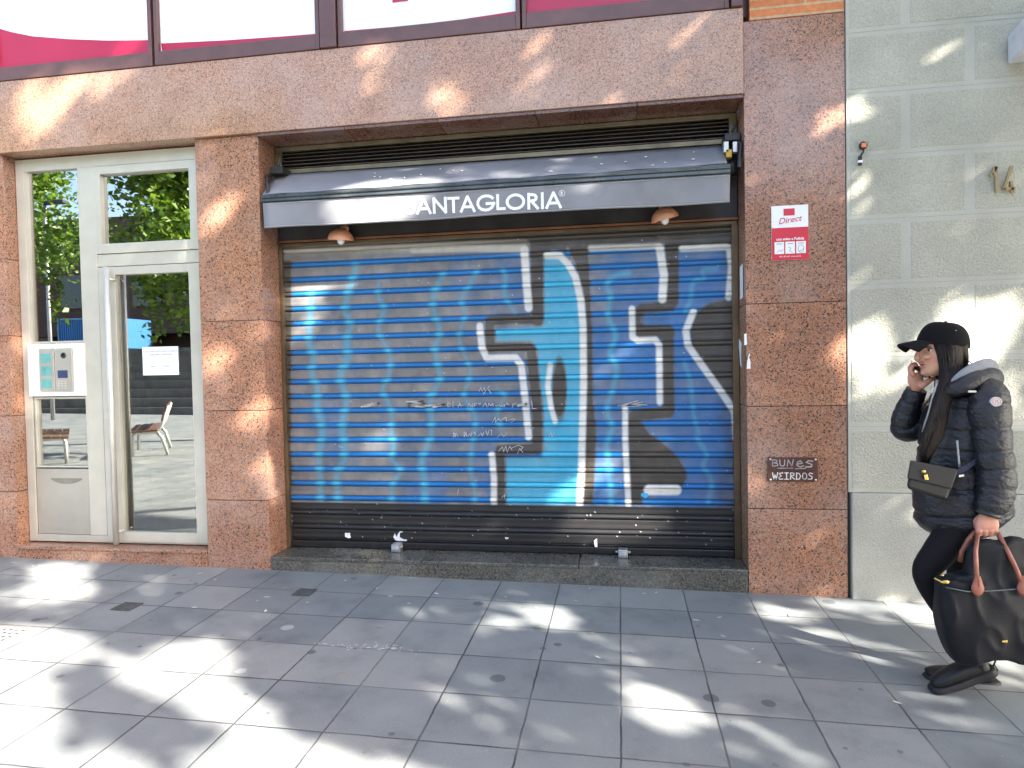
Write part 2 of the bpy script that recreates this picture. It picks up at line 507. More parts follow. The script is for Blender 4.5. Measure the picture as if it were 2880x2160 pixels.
        V += [L[0][0], L[-1][0]]
        fs += [(c0, (k + 1) % n, k) for k in range(n)] + [(c1, (m - 1) * n + k, (m - 1) * n + (k + 1) % n) for k in range(n)]
        return s.add(V, fs, True)

    def ell(s, c, rx, ry, rz, n=20, m=12, rot=None):
        V = []; c = Vector(c)
        for i in range(m + 1):
            ph = math.pi * i / m
            for k in range(n):
                a = 2 * math.pi * k / n
                p = Vector((rx * math.sin(ph) * math.cos(a), ry * math.sin(ph) * math.sin(a), rz * math.cos(ph)))
                if rot: p = rot @ p
                V.append(c + p)
        fs = [(i * n + k, (i + 1) * n + k, (i + 1) * n + (k + 1) % n, i * n + (k + 1) % n) for i in range(m) for k in range(n)]
        return s.add(V, fs, True)

    def mesh(s, name):
        me = bpy.data.meshes.new(name); me.from_pydata(s.v, [], s.f)
        me.polygons.foreach_set("material_index", s.mi); me.polygons.foreach_set("use_smooth", s.sm)
        me.update(); return me

    def build(s, name, mats, parent=None, bevel=0.0):
        o = bpy.data.objects.new(name, s.mesh(name)); COL.objects.link(o)
        for m in (mats if isinstance(mats, (list, tuple)) else [mats]): o.data.materials.append(m)
        if parent: o.parent = parent
        if bevel:
            b = o.modifiers.new("bevel", 'BEVEL'); b.width = bevel; b.segments = 2; b.limit_method = 'ANGLE'; b.angle_limit = R_(40)
            b.harden_normals = False
        return o


def remesh(mb, vox, smooth=2, fac=.5):
    """one continuous surface out of overlapping lofts"""
    me = mb.mesh("tmp"); o = bpy.data.objects.new("tmp", me); COL.objects.link(o)
    r = o.modifiers.new("r", 'REMESH'); r.mode = 'VOXEL'; r.voxel_size = vox; r.use_smooth_shade = True
    if smooth:
        k = o.modifiers.new("s", 'SMOOTH'); k.factor = fac; k.iterations = smooth
    dg = bpy.context.evaluated_depsgraph_get(); dg.update()
    new = bpy.data.meshes.new_from_object(o.evaluated_get(dg))
    bpy.data.objects.remove(o); bpy.data.meshes.remove(me)
    new.polygons.foreach_set("use_smooth", [True] * len(new.polygons))
    return new


def link(name, me, mats, parent=None):
    me.name = name
    o = bpy.data.objects.new(name, me); COL.objects.link(o)
    me.materials.clear()
    for m in (mats if isinstance(mats, (list, tuple)) else [mats]): me.materials.append(m)
    if parent: o.parent = parent
    return o


def tag(o, label=None, cat=None, group=None, kind=None):
    if label: o["label"] = label
    if cat: o["category"] = cat
    if group: o["group"] = group
    if kind: o["kind"] = kind
    return o


def empty(name, loc):
    """an Empty at a thing's base; its parts are modelled in place, so the Empty undoes its own offset"""
    o = bpy.data.objects.new(name, None); COL.objects.link(o); o.location = loc; o.empty_display_size = .1
    return o


def adopt(root):
    """keep children where they were modelled although the Empty sits at the base"""
    inv = Matrix.Translation(-Vector(root.location))
    for ch in root.children:
        ch.matrix_parent_inverse = inv
    return root


def text(s, size, xz, y, mat, name, parent, depth=.0015, align='CENTER', shear=0.0, bold=0.0, rot=0.0, spacing=1.0, squash=1.0):
    """flat raised lettering on a vertical plane facing the street"""
    cu = bpy.data.curves.new("t", 'FONT'); cu.body = s; cu.size = size; cu.align_x = align; cu.align_y = 'CENTER'
    cu.extrude = depth; cu.shear = shear; cu.offset = bold; cu.space_character = spacing
    o = bpy.data.objects.new("t", cu); COL.objects.link(o)
    dg = bpy.context.evaluated_depsgraph_get(); dg.update()
    me = bpy.data.meshes.new_from_object(o.evaluated_get(dg)); bpy.data.objects.remove(o)
    me.transform(Matrix.Translation((xz[0], y, xz[1])) @ Matrix.Rotation(rot, 4, 'Y') @ Matrix.Rotation(R_(90), 4, 'X') @ Matrix.Diagonal((squash, 1, 1, 1)))
    return link(name, me, mat, parent)


def stroke(mb, pts, wd, y0, y1):
    """a marker or paint stroke: a flat ribbon with thickness along an xz polyline"""
    for (a, b) in zip(pts[:-1], pts[1:]):
        dx, dz = b[0] - a[0], b[1] - a[1]; L = math.hypot(dx, dz) or 1e-6
        nx, nz = -dz / L * wd / 2, dx / L * wd / 2; ex, ez = dx / L * wd * .3, dz / L * wd * .3
        mb.prism([(a[0] + nx - ex, a[1] + nz - ez), (a[0] - nx - ex, a[1] - nz - ez), (b[0] - nx + ex, b[1] - nz + ez), (b[0] + nx + ex, b[1] + nz + ez)], y0, y1)


# ---------------------------------------------------------------- ground
g = MB()
NX = [-60, -14, -6, 4, 14, 60]; NY = [-60, -20, -5, 0.6, 30]
for i in range(len(NX) - 1):
    for j in range(len(NY) - 1):
        q = [(NX[i], NY[j]), (NX[i + 1], NY[j]), (NX[i + 1], NY[j + 1]), (NX[i], NY[j + 1])]
        g.add([(x, y, gz(x, y)) for x, y in q], [(0, 1, 2, 3)])
tag(g.build("pavement", PAVE), kind='structure')

# ---------------------------------------------------------------- pink granite building
DY = .11                                    # door plane
YS = .285                                   # shutter plane
XO0, XO1, ZO = -2.572, .816, 3.236          # shop opening
XD0, XD1 = -4.715, -3.078                   # door opening
ZB0, ZB1 = 3.236, 3.778                     # granite band
G_ = .0022                                  # half joint


bld = empty("granite_building", (-1.9, 0.3, 0.0))
tag(bld, "pink granite street front holding a blue sprayed shutter and a pale metal entrance door", "building")

gw = MB()


def panels(x0, x1, zs, y0=0.0, y1=.33):
    for a, b in zip(zs[:-1], zs[1:]):
        gw.box(x0 + G_, x1 - G_, y0, y1, a + G_, b - G_)


zp1 = [-.12, F(665, 1407)[2], F(665, 1155)[2], F(665, 902)[2], ZB0]
panels(XD1, XO0, zp1, 0, .36)
zp2 = [-.2, F(2240, 1432)[2], F(2240, 1142)[2], F(2240, 851)[2], 3.705]
panels(XO1, 1.434, zp2, 0, .36)
for xa, xb in ((-8.2, -7.3), (-7.3, -6.2), (-6.2, -5.46), (-5.46, XD0)):
    panels(xa, xb, [-.1, .60, 1.20, 1.83, 2.43, ZB0], 0, .36)
# band above the openings, a few centimetres proud
for xa, xb in ((-8.2, -5.6), (-5.6, XO1 - .002)):
    gw.mat(1).box(xa + .0012, xb - .0012, -.035, .40, ZB0 + .001, ZB1)
gw.mat(0)
# threshold stone under the door
gw.box(XD0 + .002, XD1 - .002, -.004, .20, -.12, .150)
gw.box(XD0 + .002, XD1 - .002, -.016, .30, .153, .176)
gw.build("wall", [GRAN, GRAN_BEAM], bld, .0025)

# soffit over the opening with joints
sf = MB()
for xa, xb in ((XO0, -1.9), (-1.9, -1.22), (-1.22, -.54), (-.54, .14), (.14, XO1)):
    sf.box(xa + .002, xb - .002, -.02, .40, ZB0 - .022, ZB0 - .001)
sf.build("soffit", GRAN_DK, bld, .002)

bk = MB(); bk.box(.86, 1.43, .004, .30, 3.709, 4.9)
bk.build("brick_course", BRICK, bld)

# dark stone step of the shop
zs0, zs1 = F(768, 1565)[2], F(2104, 1603)[2]
stp = MB()
zt = (zs0 + zs1) / 2
for xa, xb in ((XO0, -1.42), (-1.42, -.30), (-.30, XO1)):
    stp.box(xa + .003, xb - .002, -.006, .34, zt - .024, zt)
stp.box(XO0 + .002, XO1 - .002, .002, .34, -.12, zt - .0265)
stp.build("step", DARKSTEP, bld, .004)

# shop opening: fascia, louvre, guide rails
ZF0 = F(1430, 648, YS - .03)[2]             # lower edge of the fascia
ZL0 = F(1430, 448, YS - .03)[2]             # underside of the louvre frame
ZL1 = ZB0 - .026
fas = MB()
fas.box(XO0 + .002, XO1 - .002, YS - .035, YS + .10, ZF0, ZL0 - .002)
fas.build("fascia", DKPANEL, bld, .003)
tr = MB(); tr.box(XO0 + .002, XO1 - .002, YS - .052, YS - .036, ZF0 - .010, ZF0 + .006)
tr.build("fascia_trim", RUST, bld, .002)
lv = MB()
lv.mat(0).frame(XO0 + .004, XO1 - .004, ZL0, ZL1, YS - .05, YS - .02, .05, .05, .032, .030)
nl = 5
for i in range(nl):
    z = ZL0 + .036 + (ZL1 - .034 - ZL0 - .036) * (i + .1) / nl
    lv.mat(1).hexa([(XO0 + .056, YS - .042, z), (XO1 - .056, YS - .042, z), (XO1 - .056, YS + .02, z + .030), (XO0 + .056, YS + .02, z + .030),
                    (XO0 + .056, YS - .042, z + .007), (XO1 - .056, YS - .042, z + .007), (XO1 - .056, YS + .02, z + .037), (XO0 + .056, YS + .02, z + .037)])
lv.mat(2).box(XO0 + .01, XO1 - .01, YS + .05, YS + .07, ZL0, ZL1)
lv.build("vent_louvre", [BRONZE_L, SLAT, BLACKM], bld, .002)
hd = MB(); hd.box(XO0 + .002, XO1 - .002, YS - .03, YS + .06, 2.462, ZF0 - .012)
hd.build("shutter_header", BRONZE, bld, .003)
bkw = MB(); bkw.box(XO0 - .05, XO1 + .05, YS + .14, YS + .2, 0, ZB0)
bkw.build("shop_back_wall", DARKW, bld)

# ---------------------------------------------------------------- roller shutter with the mural
ZS1, PIT = F(795, 744, YS)[2], 0
z_a = (F(795, 744, YS)[2] + F(2071, 693, YS)[2]) / 2
z_b = (F(814, 1399.5, YS)[2] + F(2080, 1414.6, YS)[2]) / 2
PIT = (z_a - z_b) / 16
ZBOT = z_b - 3 * PIT + .012
XS0, XS1 = XO0 + .012, XO1 - .028
offs = [(-.5, 0.0), (-.43, -.001), (-.36, -.002), (-.29, -.002), (-.235, -.0015), (-.205, .0), (-.185, .0045), (-.15, .0055), (-.128, .002), (-.10, -.007),
        (-.05, -.010), (0, -.011), (.05, -.010), (.10, -.007), (.128, .002), (.15, .0055), (.185, .0045), (.205, .0), (.235, -.0015), (.29, -.002), (.36, -.002), (.43, -.001)]
rows = []
k = 0
for i in range(0, 21):                      # line -1 .. 19
    for o_, d_ in offs:
        z = z_a - (i - 1) * PIT - o_ * PIT
        # crisp pairs of ribs
        rows.append((z, YS + d_, o_))
rows.sort(key=lambda r: -r[0])
rows = [r for r in rows if ZBOT <= r[0] <= 2.47]
NC = 520
xs = np.linspace(XS0, XS1, NC)
zr = np.array([r[0] for r in rows]); yr = np.array([r[1] for r in rows]); of = np.array([r[2] for r in rows])
X, Z = np.meshgrid(xs, zr); Y = np.repeat(yr[:, None], NC, 1)
O = np.repeat(of[:, None], NC, 1)
Y = Y + .002 * np.sin(X * 2.1 + Z * 3.0) + .0012 * np.sin(X * 7.0 + np.round(Z / PIT) * 2.3)
PX, PY = proj(np.stack([X, np.full_like(X, YS), Z], -1))


def z6(*p): return [(760 + x * .458, 660 + y * .458) for x, y in p]


def z7(*p): return [(1300 + x * .4581, 660 + y * .4581) for x, y in p]


def sd_line(pts):
    best = np.full(PX.shape, 1e9)
    for (ax, ay), (bx, by) in zip(pts[:-1], pts[1:]):
        vx, vy = bx - ax, by - ay; L2 = vx * vx + vy * vy + 1e-9
        t = np.clip(((PX - ax) * vx + (PY - ay) * vy) / L2, 0, 1)
        best = np.minimum(best, np.hypot(PX - ax - t * vx, PY - ay - t * vy))
    return best


def in_poly(pts):
    ins = np.zeros(PX.shape, bool)
    n = len(pts)
    for i in range(n):
        (x1, y1), (x2, y2) = pts[i], pts[(i + 1) % n]
        c = (y1 > PY) != (y2 > PY)
        ins ^= c & (PX < (x2 - x1) * (PY - y1) / (y2 - y1 + 1e-12) + x1)
    d = sd_line(pts + [pts[0]])
    return np.where(ins, d, -d)


def fbm(sx_, sz_, seed, octv=4):
    r = np.random.default_rng(seed); out = np.zeros(X.shape); amp = 1.0; tot = 0
    for o_ in range(octv):
        nx, nz = int(4 * sx_ * 2 ** o_) + 2, int(4 * sz_ * 2 ** o_) + 2
        gr = r.random((nz, nx))
        u = (X - XS0) / (XS1 - XS0) * (nx - 1.001); v = (2.48 - Z) / 2.4 * (nz - 1.001)
        i, j = np.clip(u.astype(int), 0, nx - 2), np.clip(v.astype(int), 0, nz - 2); fu, fv = u - i, v - j
        fu = fu * fu * (3 - 2 * fu); fv = fv * fv * (3 - 2 * fv)
        a = gr[j, i] * (1 - fu) + gr[j, i + 1] * fu; b = gr[j + 1, i] * (1 - fu) + gr[j + 1, i + 1] * fu
        out += amp * (a * (1 - fv) + b * fv); tot += amp; amp *= .55
    return out / tot


N1, N2, N3 = fbm(2, 1, 1), fbm(8, 4, 2), fbm(40, 20, 3, 2)
C_ = np.zeros(X.shape + (3,))
BARE = np.array((.058, .046, .034)); BLUE = np.array((.008, .165, .46)); BLUE2 = np.array((.012, .125, .36)); CYAN = np.array((.10, .58, .72))
LIGHT = np.array((.035, .36, .60)); WHITE = np.array((.74, .73, .69)); CREAM = np.array((.60, .58, .51))
C_[:] = BARE
cov = np.zeros(X.shape)                     # paint cover, used for the perforated flats


def lay(a, col, op=1.0):
    global C_, cov
    a = np.clip(a, 0, 1) * op
    C_ = C_ * (1 - a[..., None]) + np.asarray(col) * a[..., None]
    cov = np.maximum(cov * (1 - a * 0), a)


def soft(d, s=3.0): return np.clip(d / s * .5 + .5, 0, 1)


def line(pts, wdt, col, op=1.0, s=3.0): lay(soft(wdt / 2 - sd_line(pts), s), col, op)


# ground coat of blue, from the left margin to the right jamb
edge = soft(PX - 822 + (N2 - .5) * 10, 5) * soft(PY - 724 - (PX - 822) * -.035 + (N2 - .5) * 10, 8) * soft(2062 - PX + (N2 - .5) * 60, 40)
BLUEM = BLUE * (1 - N1[..., None]) + BLUE2 * N1[..., None]
a = np.clip(edge, 0, 1); C_ = C_ * (1 - a[..., None]) + BLUEM * a[..., None]; cov = a.copy()
# faded cream stroke along the top
line(z6((100, 108), (300, 98), (800, 90), (1250, 80), (1560, 76)), 26, CREAM, .75, 12)
# pale wavy lines
K = .458
for pts, wd in ((z6((250, 340), (250, 450), (240, 650), (265, 750), (255, 850), (290, 950), (290, 1060), (320, 1200), (300, 1350), (310, 1500), (310, 1640)), 48),
                (z6((525, 200), (490, 330), (460, 450), (490, 550), (470, 650), (475, 750), (430, 880), (470, 1000), (455, 1100), (445, 1180), (455, 1280), (450, 1380), (410, 1480), (420, 1640)), 50),
                (z6((665, 300), (665, 380), (700, 450), (665, 560), (680, 630), (735, 740), (730, 870), (690, 950), (745, 1080), (745, 1200), (760, 1300), (750, 1380), (800, 1440), (750, 1540), (750, 1640)), 36),
                (z6((1060, 250), (1010, 350), (1000, 450), (1040, 600), (1010, 700), (1030, 800), (1040, 900), (985, 1000), (990, 1200), (970, 1290), (930, 1380), (945, 1500), (950, 1640)), 46),
                (z6((1270, 225), (1230, 300), (1175, 400), (1195, 500), (1160, 640), (1220, 800), (1220, 900), (1190, 990), (1260, 1130), (1240, 1300), (1230, 1450), (1255, 1560), (1255, 1640)), 30),
                (z6((1430, 220), (1445, 270), (1440, 370), (1500, 480)), 26), (z6((1400, 950), (1440, 990), (1395, 1090), (1420, 1200)), 30),
                (z7((1020, 235), (920, 260), (890, 320), (910, 380), (895, 500), (940, 620), (905, 730), (950, 820), (920, 960), (890, 1080), (920, 1180), (890, 1290), (900, 1400), (910, 1530), (915, 1640)), 32),
                (z7((1560, 210), (1480, 215), (1480, 270), (1420, 290), (1400, 400), (1370, 470)), 18),
                (z7((1365, 790), (1400, 900), (1420, 1100), (1450, 1220), (1440, 1245), (1500, 1350), (1480, 1420), (1530, 1510), (1510, 1640)), 20)):
    q = []                                   # rounded by subdivision
    for i in range(len(pts) - 1):
        p0, p1, p2, p3 = pts[max(i - 1, 0)], pts[i], pts[i + 1], pts[min(i + 2, len(pts) - 1)]
        for j in range(4):
            t = j / 4
            q.append(tuple(.5 * (2 * p1[k] + (p2[k] - p0[k]) * t + (2 * p0[k] - 5 * p1[k] + 4 * p2[k] - p3[k]) * t * t + (3 * p1[k] - p0[k] - 3 * p2[k] + p3[k]) * t ** 3) for k in (0, 1)))
    line(q + [pts[-1]], wd * K, CYAN, .50, 7)
# bare metal between the letters
for pts in (z7((430, -10), (500, -10), (505, 110), (500, 480), (480, 555), (420, 540), (420, 300)),
            z7((640, 60), (775, 60), (788, 300), (800, 600), (805, 1000), (826, 1200), (815, 1500), (803, 1660), (730, 1660), (755, 1200), (765, 800), (760, 500), (735, 320), (690, 180)),
            z7((415, 20), (660, 20), (640, 110), (560, 95), (500, 120), (500, 200), (420, 200)),
            z7((1245, 30), (1330, 30), (1330, 420), (1290, 470), (1245, 420)), z7((760, 20), (1700, 20), (1650, 60), (1350, 75), (1260, 60), (1200, 52), (800, 58), (765, 110)),
            z7((1720, 380), (1520, 415), (1430, 480), (1395, 600), (1405, 690), (1480, 800), (1570, 920), (1720, 1110))):
    lay(soft(in_poly(pts), 4), BARE)
# pale letter
letter = z7((500, 135), (560, 105), (640, 150), (690, 250), (730, 400), (745, 560), (750, 900), (738, 1300), (722, 1660), (272, 1660), (268, 1370), (490, 1365), (500, 1310), (500, 1080), (470, 900),
            (455, 690), (420, 655), (205, 665), (205, 580), (480, 560), (500, 520))
a = soft(in_poly(letter), 5); LM = LIGHT * (1 - N1[..., None] * .5) + CYAN * .5 * N1[..., None]
C_ = C_ * (1 - a[..., None]) + LM * a[..., None]; cov = np.maximum(cov, a)
for pts, wd in ((z7((458, -10), (460, 200), (462, 525)), 80), (z7((462, 522), (300, 522), (180, 530)), 62), (z7((168, 540), (172, 690)), 66), (z7((175, 690), (410, 690)), 64),
                (z7((425, 715), (440, 880), (460, 1060), (462, 1310)), 70), (z7((455, 1315), (235, 1320)), 70), (z7((232, 1350), (240, 1660)), 62),
                (z7((1286, 50), (1290, 300), (1285, 420)), 72), (z7((1270, 440), (1100, 455)), 66), (z7((1085, 470), (1092, 580)), 62), (z7((1100, 600), (1260, 600)), 90),
                (z7((1262, 600), (1268, 1070)), 74), (z7((1260, 1090), (1060, 1110)), 78)):
    line(pts, wd * K, BARE, 1, 4)
line(z7((1125, 522), (1250, 520)), 42 * K, BLUE2, .8, 8)
lay(soft(in_poly(z7((1015, 1090), (1110, 1160), (1150, 1220), (1250, 1290), (1330, 1370), (1375, 1450), (1380, 1500), (1340, 1560), (1130, 1560), (1100, 1600), (1110, 1660), (1030, 1660), (1020, 1300))), 4), BARE)
d = np.hypot((PX - 1300 - 597 * .4581) / (46 * .4581), (PY - 660 - 950 * .4581) / (190 * .4581)); lay(soft((1 - d) * 20, 3), BARE)
# white highlights
for pts, wd, col, op in ((z7((-300, 95), (0, 85), (380, 88)), 40, CREAM, .8), (z7((382, 92), (395, 300), (408, 450)), 48, WHITE, 1),
                     (z7((108, 560), (120, 690), (150, 758), (330, 755), (362, 800), (385, 1000), (408, 1240)), 42, WHITE, 1), (z7((182, 1350), (195, 1500), (195, 1660)), 38, WHITE, 1),
                     (z7((540, 800), (525, 930), (545, 1060), (570, 1145)), 32, WHITE, 1),
                     (z7((520, 130), (600, 130), (650, 180), (695, 260), (728, 400), (742, 560), (745, 900), (738, 1200), (732, 1450), (720, 1660)), 42, WHITE, 1),
                     (z7((790, 85), (980, 78), (1190, 72)), 36, CREAM, .95), (z7((1212, 80), (1238, 250), (1228, 395)), 50, WHITE, 1),
                     (z7((1042, 455), (1045, 630), (1080, 650), (1185, 645), (1208, 680), (1213, 1030)), 38, WHITE, 1), (z7((1000, 1070), (1000, 1250), (1012, 1500), (1020, 1660)), 35, WHITE, 1),
                     (z7((1145, 1568), (1315, 1568)), 62, WHITE, 1.2), (z7((1350, 85), (1620, 75)), 40, WHITE, 1), (z7((1640, 85), (1652, 200), (1635, 385)), 40, WHITE, 1),
                     (z7((1418, 475), (1372, 590), (1385, 680), (1470, 800), (1600, 980), (1672, 1090), (1682, 1260)), 42, WHITE, 1)):
    line(pts, wd * K, col, op, 3)
# black primer on the last slats
zblack = z_b - .30 * PIT + (N2 - .5) * .004
blk = soft((zblack - Z) * 400, 1.5)
lay(blk, (.020, .019, .019)); cov = np.where(blk > .5, 0, cov)
# flats are micro-perforated: the dark inside and bare metal show through the paint
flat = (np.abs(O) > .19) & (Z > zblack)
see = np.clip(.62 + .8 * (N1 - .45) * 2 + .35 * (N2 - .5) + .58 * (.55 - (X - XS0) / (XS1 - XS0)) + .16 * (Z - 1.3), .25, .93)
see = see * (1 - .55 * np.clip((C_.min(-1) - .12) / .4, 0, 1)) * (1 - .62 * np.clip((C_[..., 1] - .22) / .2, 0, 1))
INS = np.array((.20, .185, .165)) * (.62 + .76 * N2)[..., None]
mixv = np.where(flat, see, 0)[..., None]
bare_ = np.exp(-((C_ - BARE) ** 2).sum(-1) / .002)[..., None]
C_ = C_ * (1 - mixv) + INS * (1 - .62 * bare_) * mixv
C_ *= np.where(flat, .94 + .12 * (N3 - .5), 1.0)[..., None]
# grooves and the strip under each rib darkened; scuffs and flecks
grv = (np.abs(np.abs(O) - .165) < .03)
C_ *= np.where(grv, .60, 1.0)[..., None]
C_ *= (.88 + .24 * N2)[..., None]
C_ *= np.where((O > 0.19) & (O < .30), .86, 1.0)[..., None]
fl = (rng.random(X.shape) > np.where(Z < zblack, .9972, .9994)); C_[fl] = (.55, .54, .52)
C_ = np.clip(C_, 0, 1)
me = bpy.data.meshes.new("roller_shutter")
NR = len(rows)
idx = np.arange(NR * NC).reshape(NR, NC)
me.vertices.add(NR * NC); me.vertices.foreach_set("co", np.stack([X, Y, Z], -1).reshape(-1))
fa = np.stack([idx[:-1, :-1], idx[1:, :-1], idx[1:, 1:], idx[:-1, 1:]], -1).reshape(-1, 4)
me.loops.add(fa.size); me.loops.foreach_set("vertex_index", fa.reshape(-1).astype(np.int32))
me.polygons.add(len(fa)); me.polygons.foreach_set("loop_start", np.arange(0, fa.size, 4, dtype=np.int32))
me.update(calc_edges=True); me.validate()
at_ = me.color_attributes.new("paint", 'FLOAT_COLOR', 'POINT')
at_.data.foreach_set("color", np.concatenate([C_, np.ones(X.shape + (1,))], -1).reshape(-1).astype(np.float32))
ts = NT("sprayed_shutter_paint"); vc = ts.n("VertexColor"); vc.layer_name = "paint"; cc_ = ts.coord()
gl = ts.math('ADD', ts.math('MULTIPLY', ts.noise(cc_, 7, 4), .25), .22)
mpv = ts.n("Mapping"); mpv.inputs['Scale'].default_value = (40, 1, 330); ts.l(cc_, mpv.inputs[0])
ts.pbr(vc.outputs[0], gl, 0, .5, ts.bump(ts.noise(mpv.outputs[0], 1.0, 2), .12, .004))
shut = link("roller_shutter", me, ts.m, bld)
gr_ = MB()
for xa, xb in ((XO0 + .001, XS0 + .014), (XS1 - .014, XO1 - .001)):
    MB().box(xa, xb, YS - .035, YS + .07, zt + .001, 2.46).build("guide_rail", BRONZE, shut, .002)
bb = MB()
bb.box(XS0 + .016, XS1 - .016, YS - .022, YS + .015, zt + .004, ZBOT - .004)
bb.build("bottom_bar", BLACKM, shut, .006)

# scribbles scratched and drawn over the paint
mk = MB(); ysm = YS - .012


def wr(pts, wd=.006, T=z7, M_=None):
    q = [F(x, y, ysm) for x, y in T(*pts)]
    stroke(M_ or mk, [(p[0], p[2]) for p in q], wd, ysm - .0015, ysm + .004)


def z5(*p): return [(1160 + x * .3015, 1080 + y * .3015) for x, y in p]


for pts in (((330, 170), (330, 215)), ((330, 175), (352, 180), (352, 210), (330, 214)), ((378, 165), (378, 220)), ((425, 220), (440, 175), (455, 215)), ((422, 200), (470, 196)),
            ((515, 212), (530, 180), (545, 210), (560, 178), (560, 215)), ((575, 178), (575, 212)), ((575, 180), (600, 178)), ((575, 196), (595, 195)), ((615, 178), (628, 190), (640, 175)),
            ((655, 215), (680, 175), (695, 215)), ((705, 212), (712, 178), (730, 205), (748, 178), (752, 212)), ((775, 205), (805, 203)), ((810, 190), (825, 215), (835, 185)), ((840, 200), (858, 188), (858, 212), (842, 212), (840, 200)),
            ((875, 190), (885, 175), (895, 192)), ((935, 215), (935, 180), (970, 178)), ((937, 196), (962, 195)), ((1112, 160), (1118, 228), (1155, 230))):
    wr(pts, .0036, z5)
mk.build("marker_writing", plain("faded_marker", (.52, .53, .55), .7, 0, .3, 40), shut)
for pts in (((380, 500), (385, 450), (400, 495), (405, 455), (425, 495)), ((470, 470), (485, 445), (480, 500), (500, 450), (505, 490)), ((515, 495), (530, 460), (545, 490), (550, 450)), ((545, 470), (580, 450), (590, 480)),
            ((610, 490), (640, 455), (650, 490), (665, 450)), ((685, 435), (700, 480), (715, 430), (740, 430), (735, 475)), ((790, 500), (830, 460), (850, 495), (885, 455)),
            ((745, 360), (770, 310), (775, 360), (800, 325), (830, 350)), ((830, 335), (870, 310), (880, 350), (930, 325), (960, 330), (920, 360)),
            ((620, 70), (640, 30), (650, 70), (670, 35), (680, 65), (715, 20)), ((660, 95), (700, 40), (735, 90)),
            ((800, 630), (840, 585), (850, 635), (870, 580), (885, 640), (905, 580), (930, 620)), ((920, 600), (990, 570), (1030, 590), (1010, 620)), ((980, 650), (1000, 600), (1030, 640)),
            ((830, 1065), (860, 1030), (858, 1068)), ((430, 980), (420, 1030)), ((1275, 490), (1290, 450), (1300, 500), (1320, 460))):
    mk = MB(); wr(pts, .003, z5, mk); mk.build("scribble", MATS["faded_marker"], shut)
sc2 = MB()
for pts, wd in ((((850, 215), (900, 195), (960, 185), (1020, 180), (950, 200), (880, 212)), .012), (((1270, 165), (1420, 160), (1300, 185), (1440, 185), (1290, 205), (1440, 212)), .012),
                (((1430, 205), (1550, 195), (1630, 190), (1520, 215)), .014)):
    sc2 = MB(); wr(pts, wd, lambda *p: [(760 + x * .3015, 1080 + y * .3015) for x, y in p], sc2); sc2.build("scratched_patch", SCRATCH, shut)
sc2 = MB(); wr(((985, 200), (1060, 185), (1080, 210)), .02, z5, sc2); sc2.build("scratched_patch", SCRATCH, shut)
sc2 = MB()
for pts in (((60, 205), (250, 155)), ((100, 200), (290, 170)), ((150, 190), (330, 195)), ((90, 212), (270, 205))):
    wr(pts, .006, lambda *p: [(1720 + x * .3015, 1080 + y * .3015) for x, y in p], sc2)
sc2.build("scratched_patch", SCRATCH, shut)


def z4(*p): return [(760 + x * .3015, 1080 + y * .3015) for x, y in p]




def blob(pts, T=z4):
    q = [F(x, y, ysm) for x, y in T(*pts)]
    MB().prism([(p[0], p[2]) for p in q], ysm - .003, ysm + .006).build("paper_scrap", PAPER, shut)


blob(((697, 1390), (745, 1392), (742, 1405), (752, 1432), (735, 1440), (700, 1425)))
blob(((1165, 1455), (1150, 1425), (1162, 1395), (1175, 1430), (1195, 1395), (1210, 1375), (1205, 1430), (1240, 1450), (1275, 1455), (1270, 1464), (1190, 1462)))
blob(((1210, 1378), (1235, 1376), (1232, 1384), (1212, 1385)))
blob(((455, 270), (468, 260), (470, 300), (462, 310)), lambda *p: [(740 + (x + 1015) * .6329, 1350 + y * .6329) for x, y in p])
blob(((865, 1430), (880, 1436), (895, 1432), (893, 1445), (868, 1446)), z5)
stk = MB()
q = [F(x, y, ysm) for x, y in [(1720 + x * .3015, 1080 + y * .3015) for x, y in ((275, 1022), (335, 1018), (345, 1045), (310, 1068), (300, 1052), (277, 1048))]]
stk.prism([(p[0], p[2]) for p in q], ysm - .003, ysm + .006)
stk.build("blue_sticker", plain("sky_blue_sticker", (.06, .42, .72), .4), shut)


# ---------------------------------------------------------------- entrance door
fx0, fx1, fz1, fz0 = XD0 + .003, XD1 - .003, 3.222, .186
D0 = DY - .005                              # front of the frames


def rc(*a): return rect(*a, DY)


mu = rc(238, 440, 285, 1519)
tb = rc(285, 709, 570, 744)
sg = rc(76, 470, 235, 966)
ip = rc(88, 966, 254, 1114)
lg = rc(103, 1116, 262, 1315)
mp_ = rc(108, 1318, 270, 1491)
ts_ = rc(287, 481, 525, 681)
lf = rc(294, 744, 582, 1526)
lgz = rc(339, 768, 551, 1494)

ef = MB()
ef.frame(fx0, fx1, fz0, fz1, D0, D0 + .10, sg[0] - fx0, .045, .055, .095)
ef.box(mu[0], mu[1], D0 - .004, D0 + .10, fz0 + .056, fz1 - .096)
ef.box(mu[1], fx1 - .046, D0, D0 + .10, tb[2], tb[3])
ef.build("entrance_frame", ALU, bld, .003)
pk = MB(); pk.box(fx0, fx1, D0 + .01, D0 + .09, fz1 + .001, ZB0 - .024); pk.build("frame_filler", GRAN, bld)

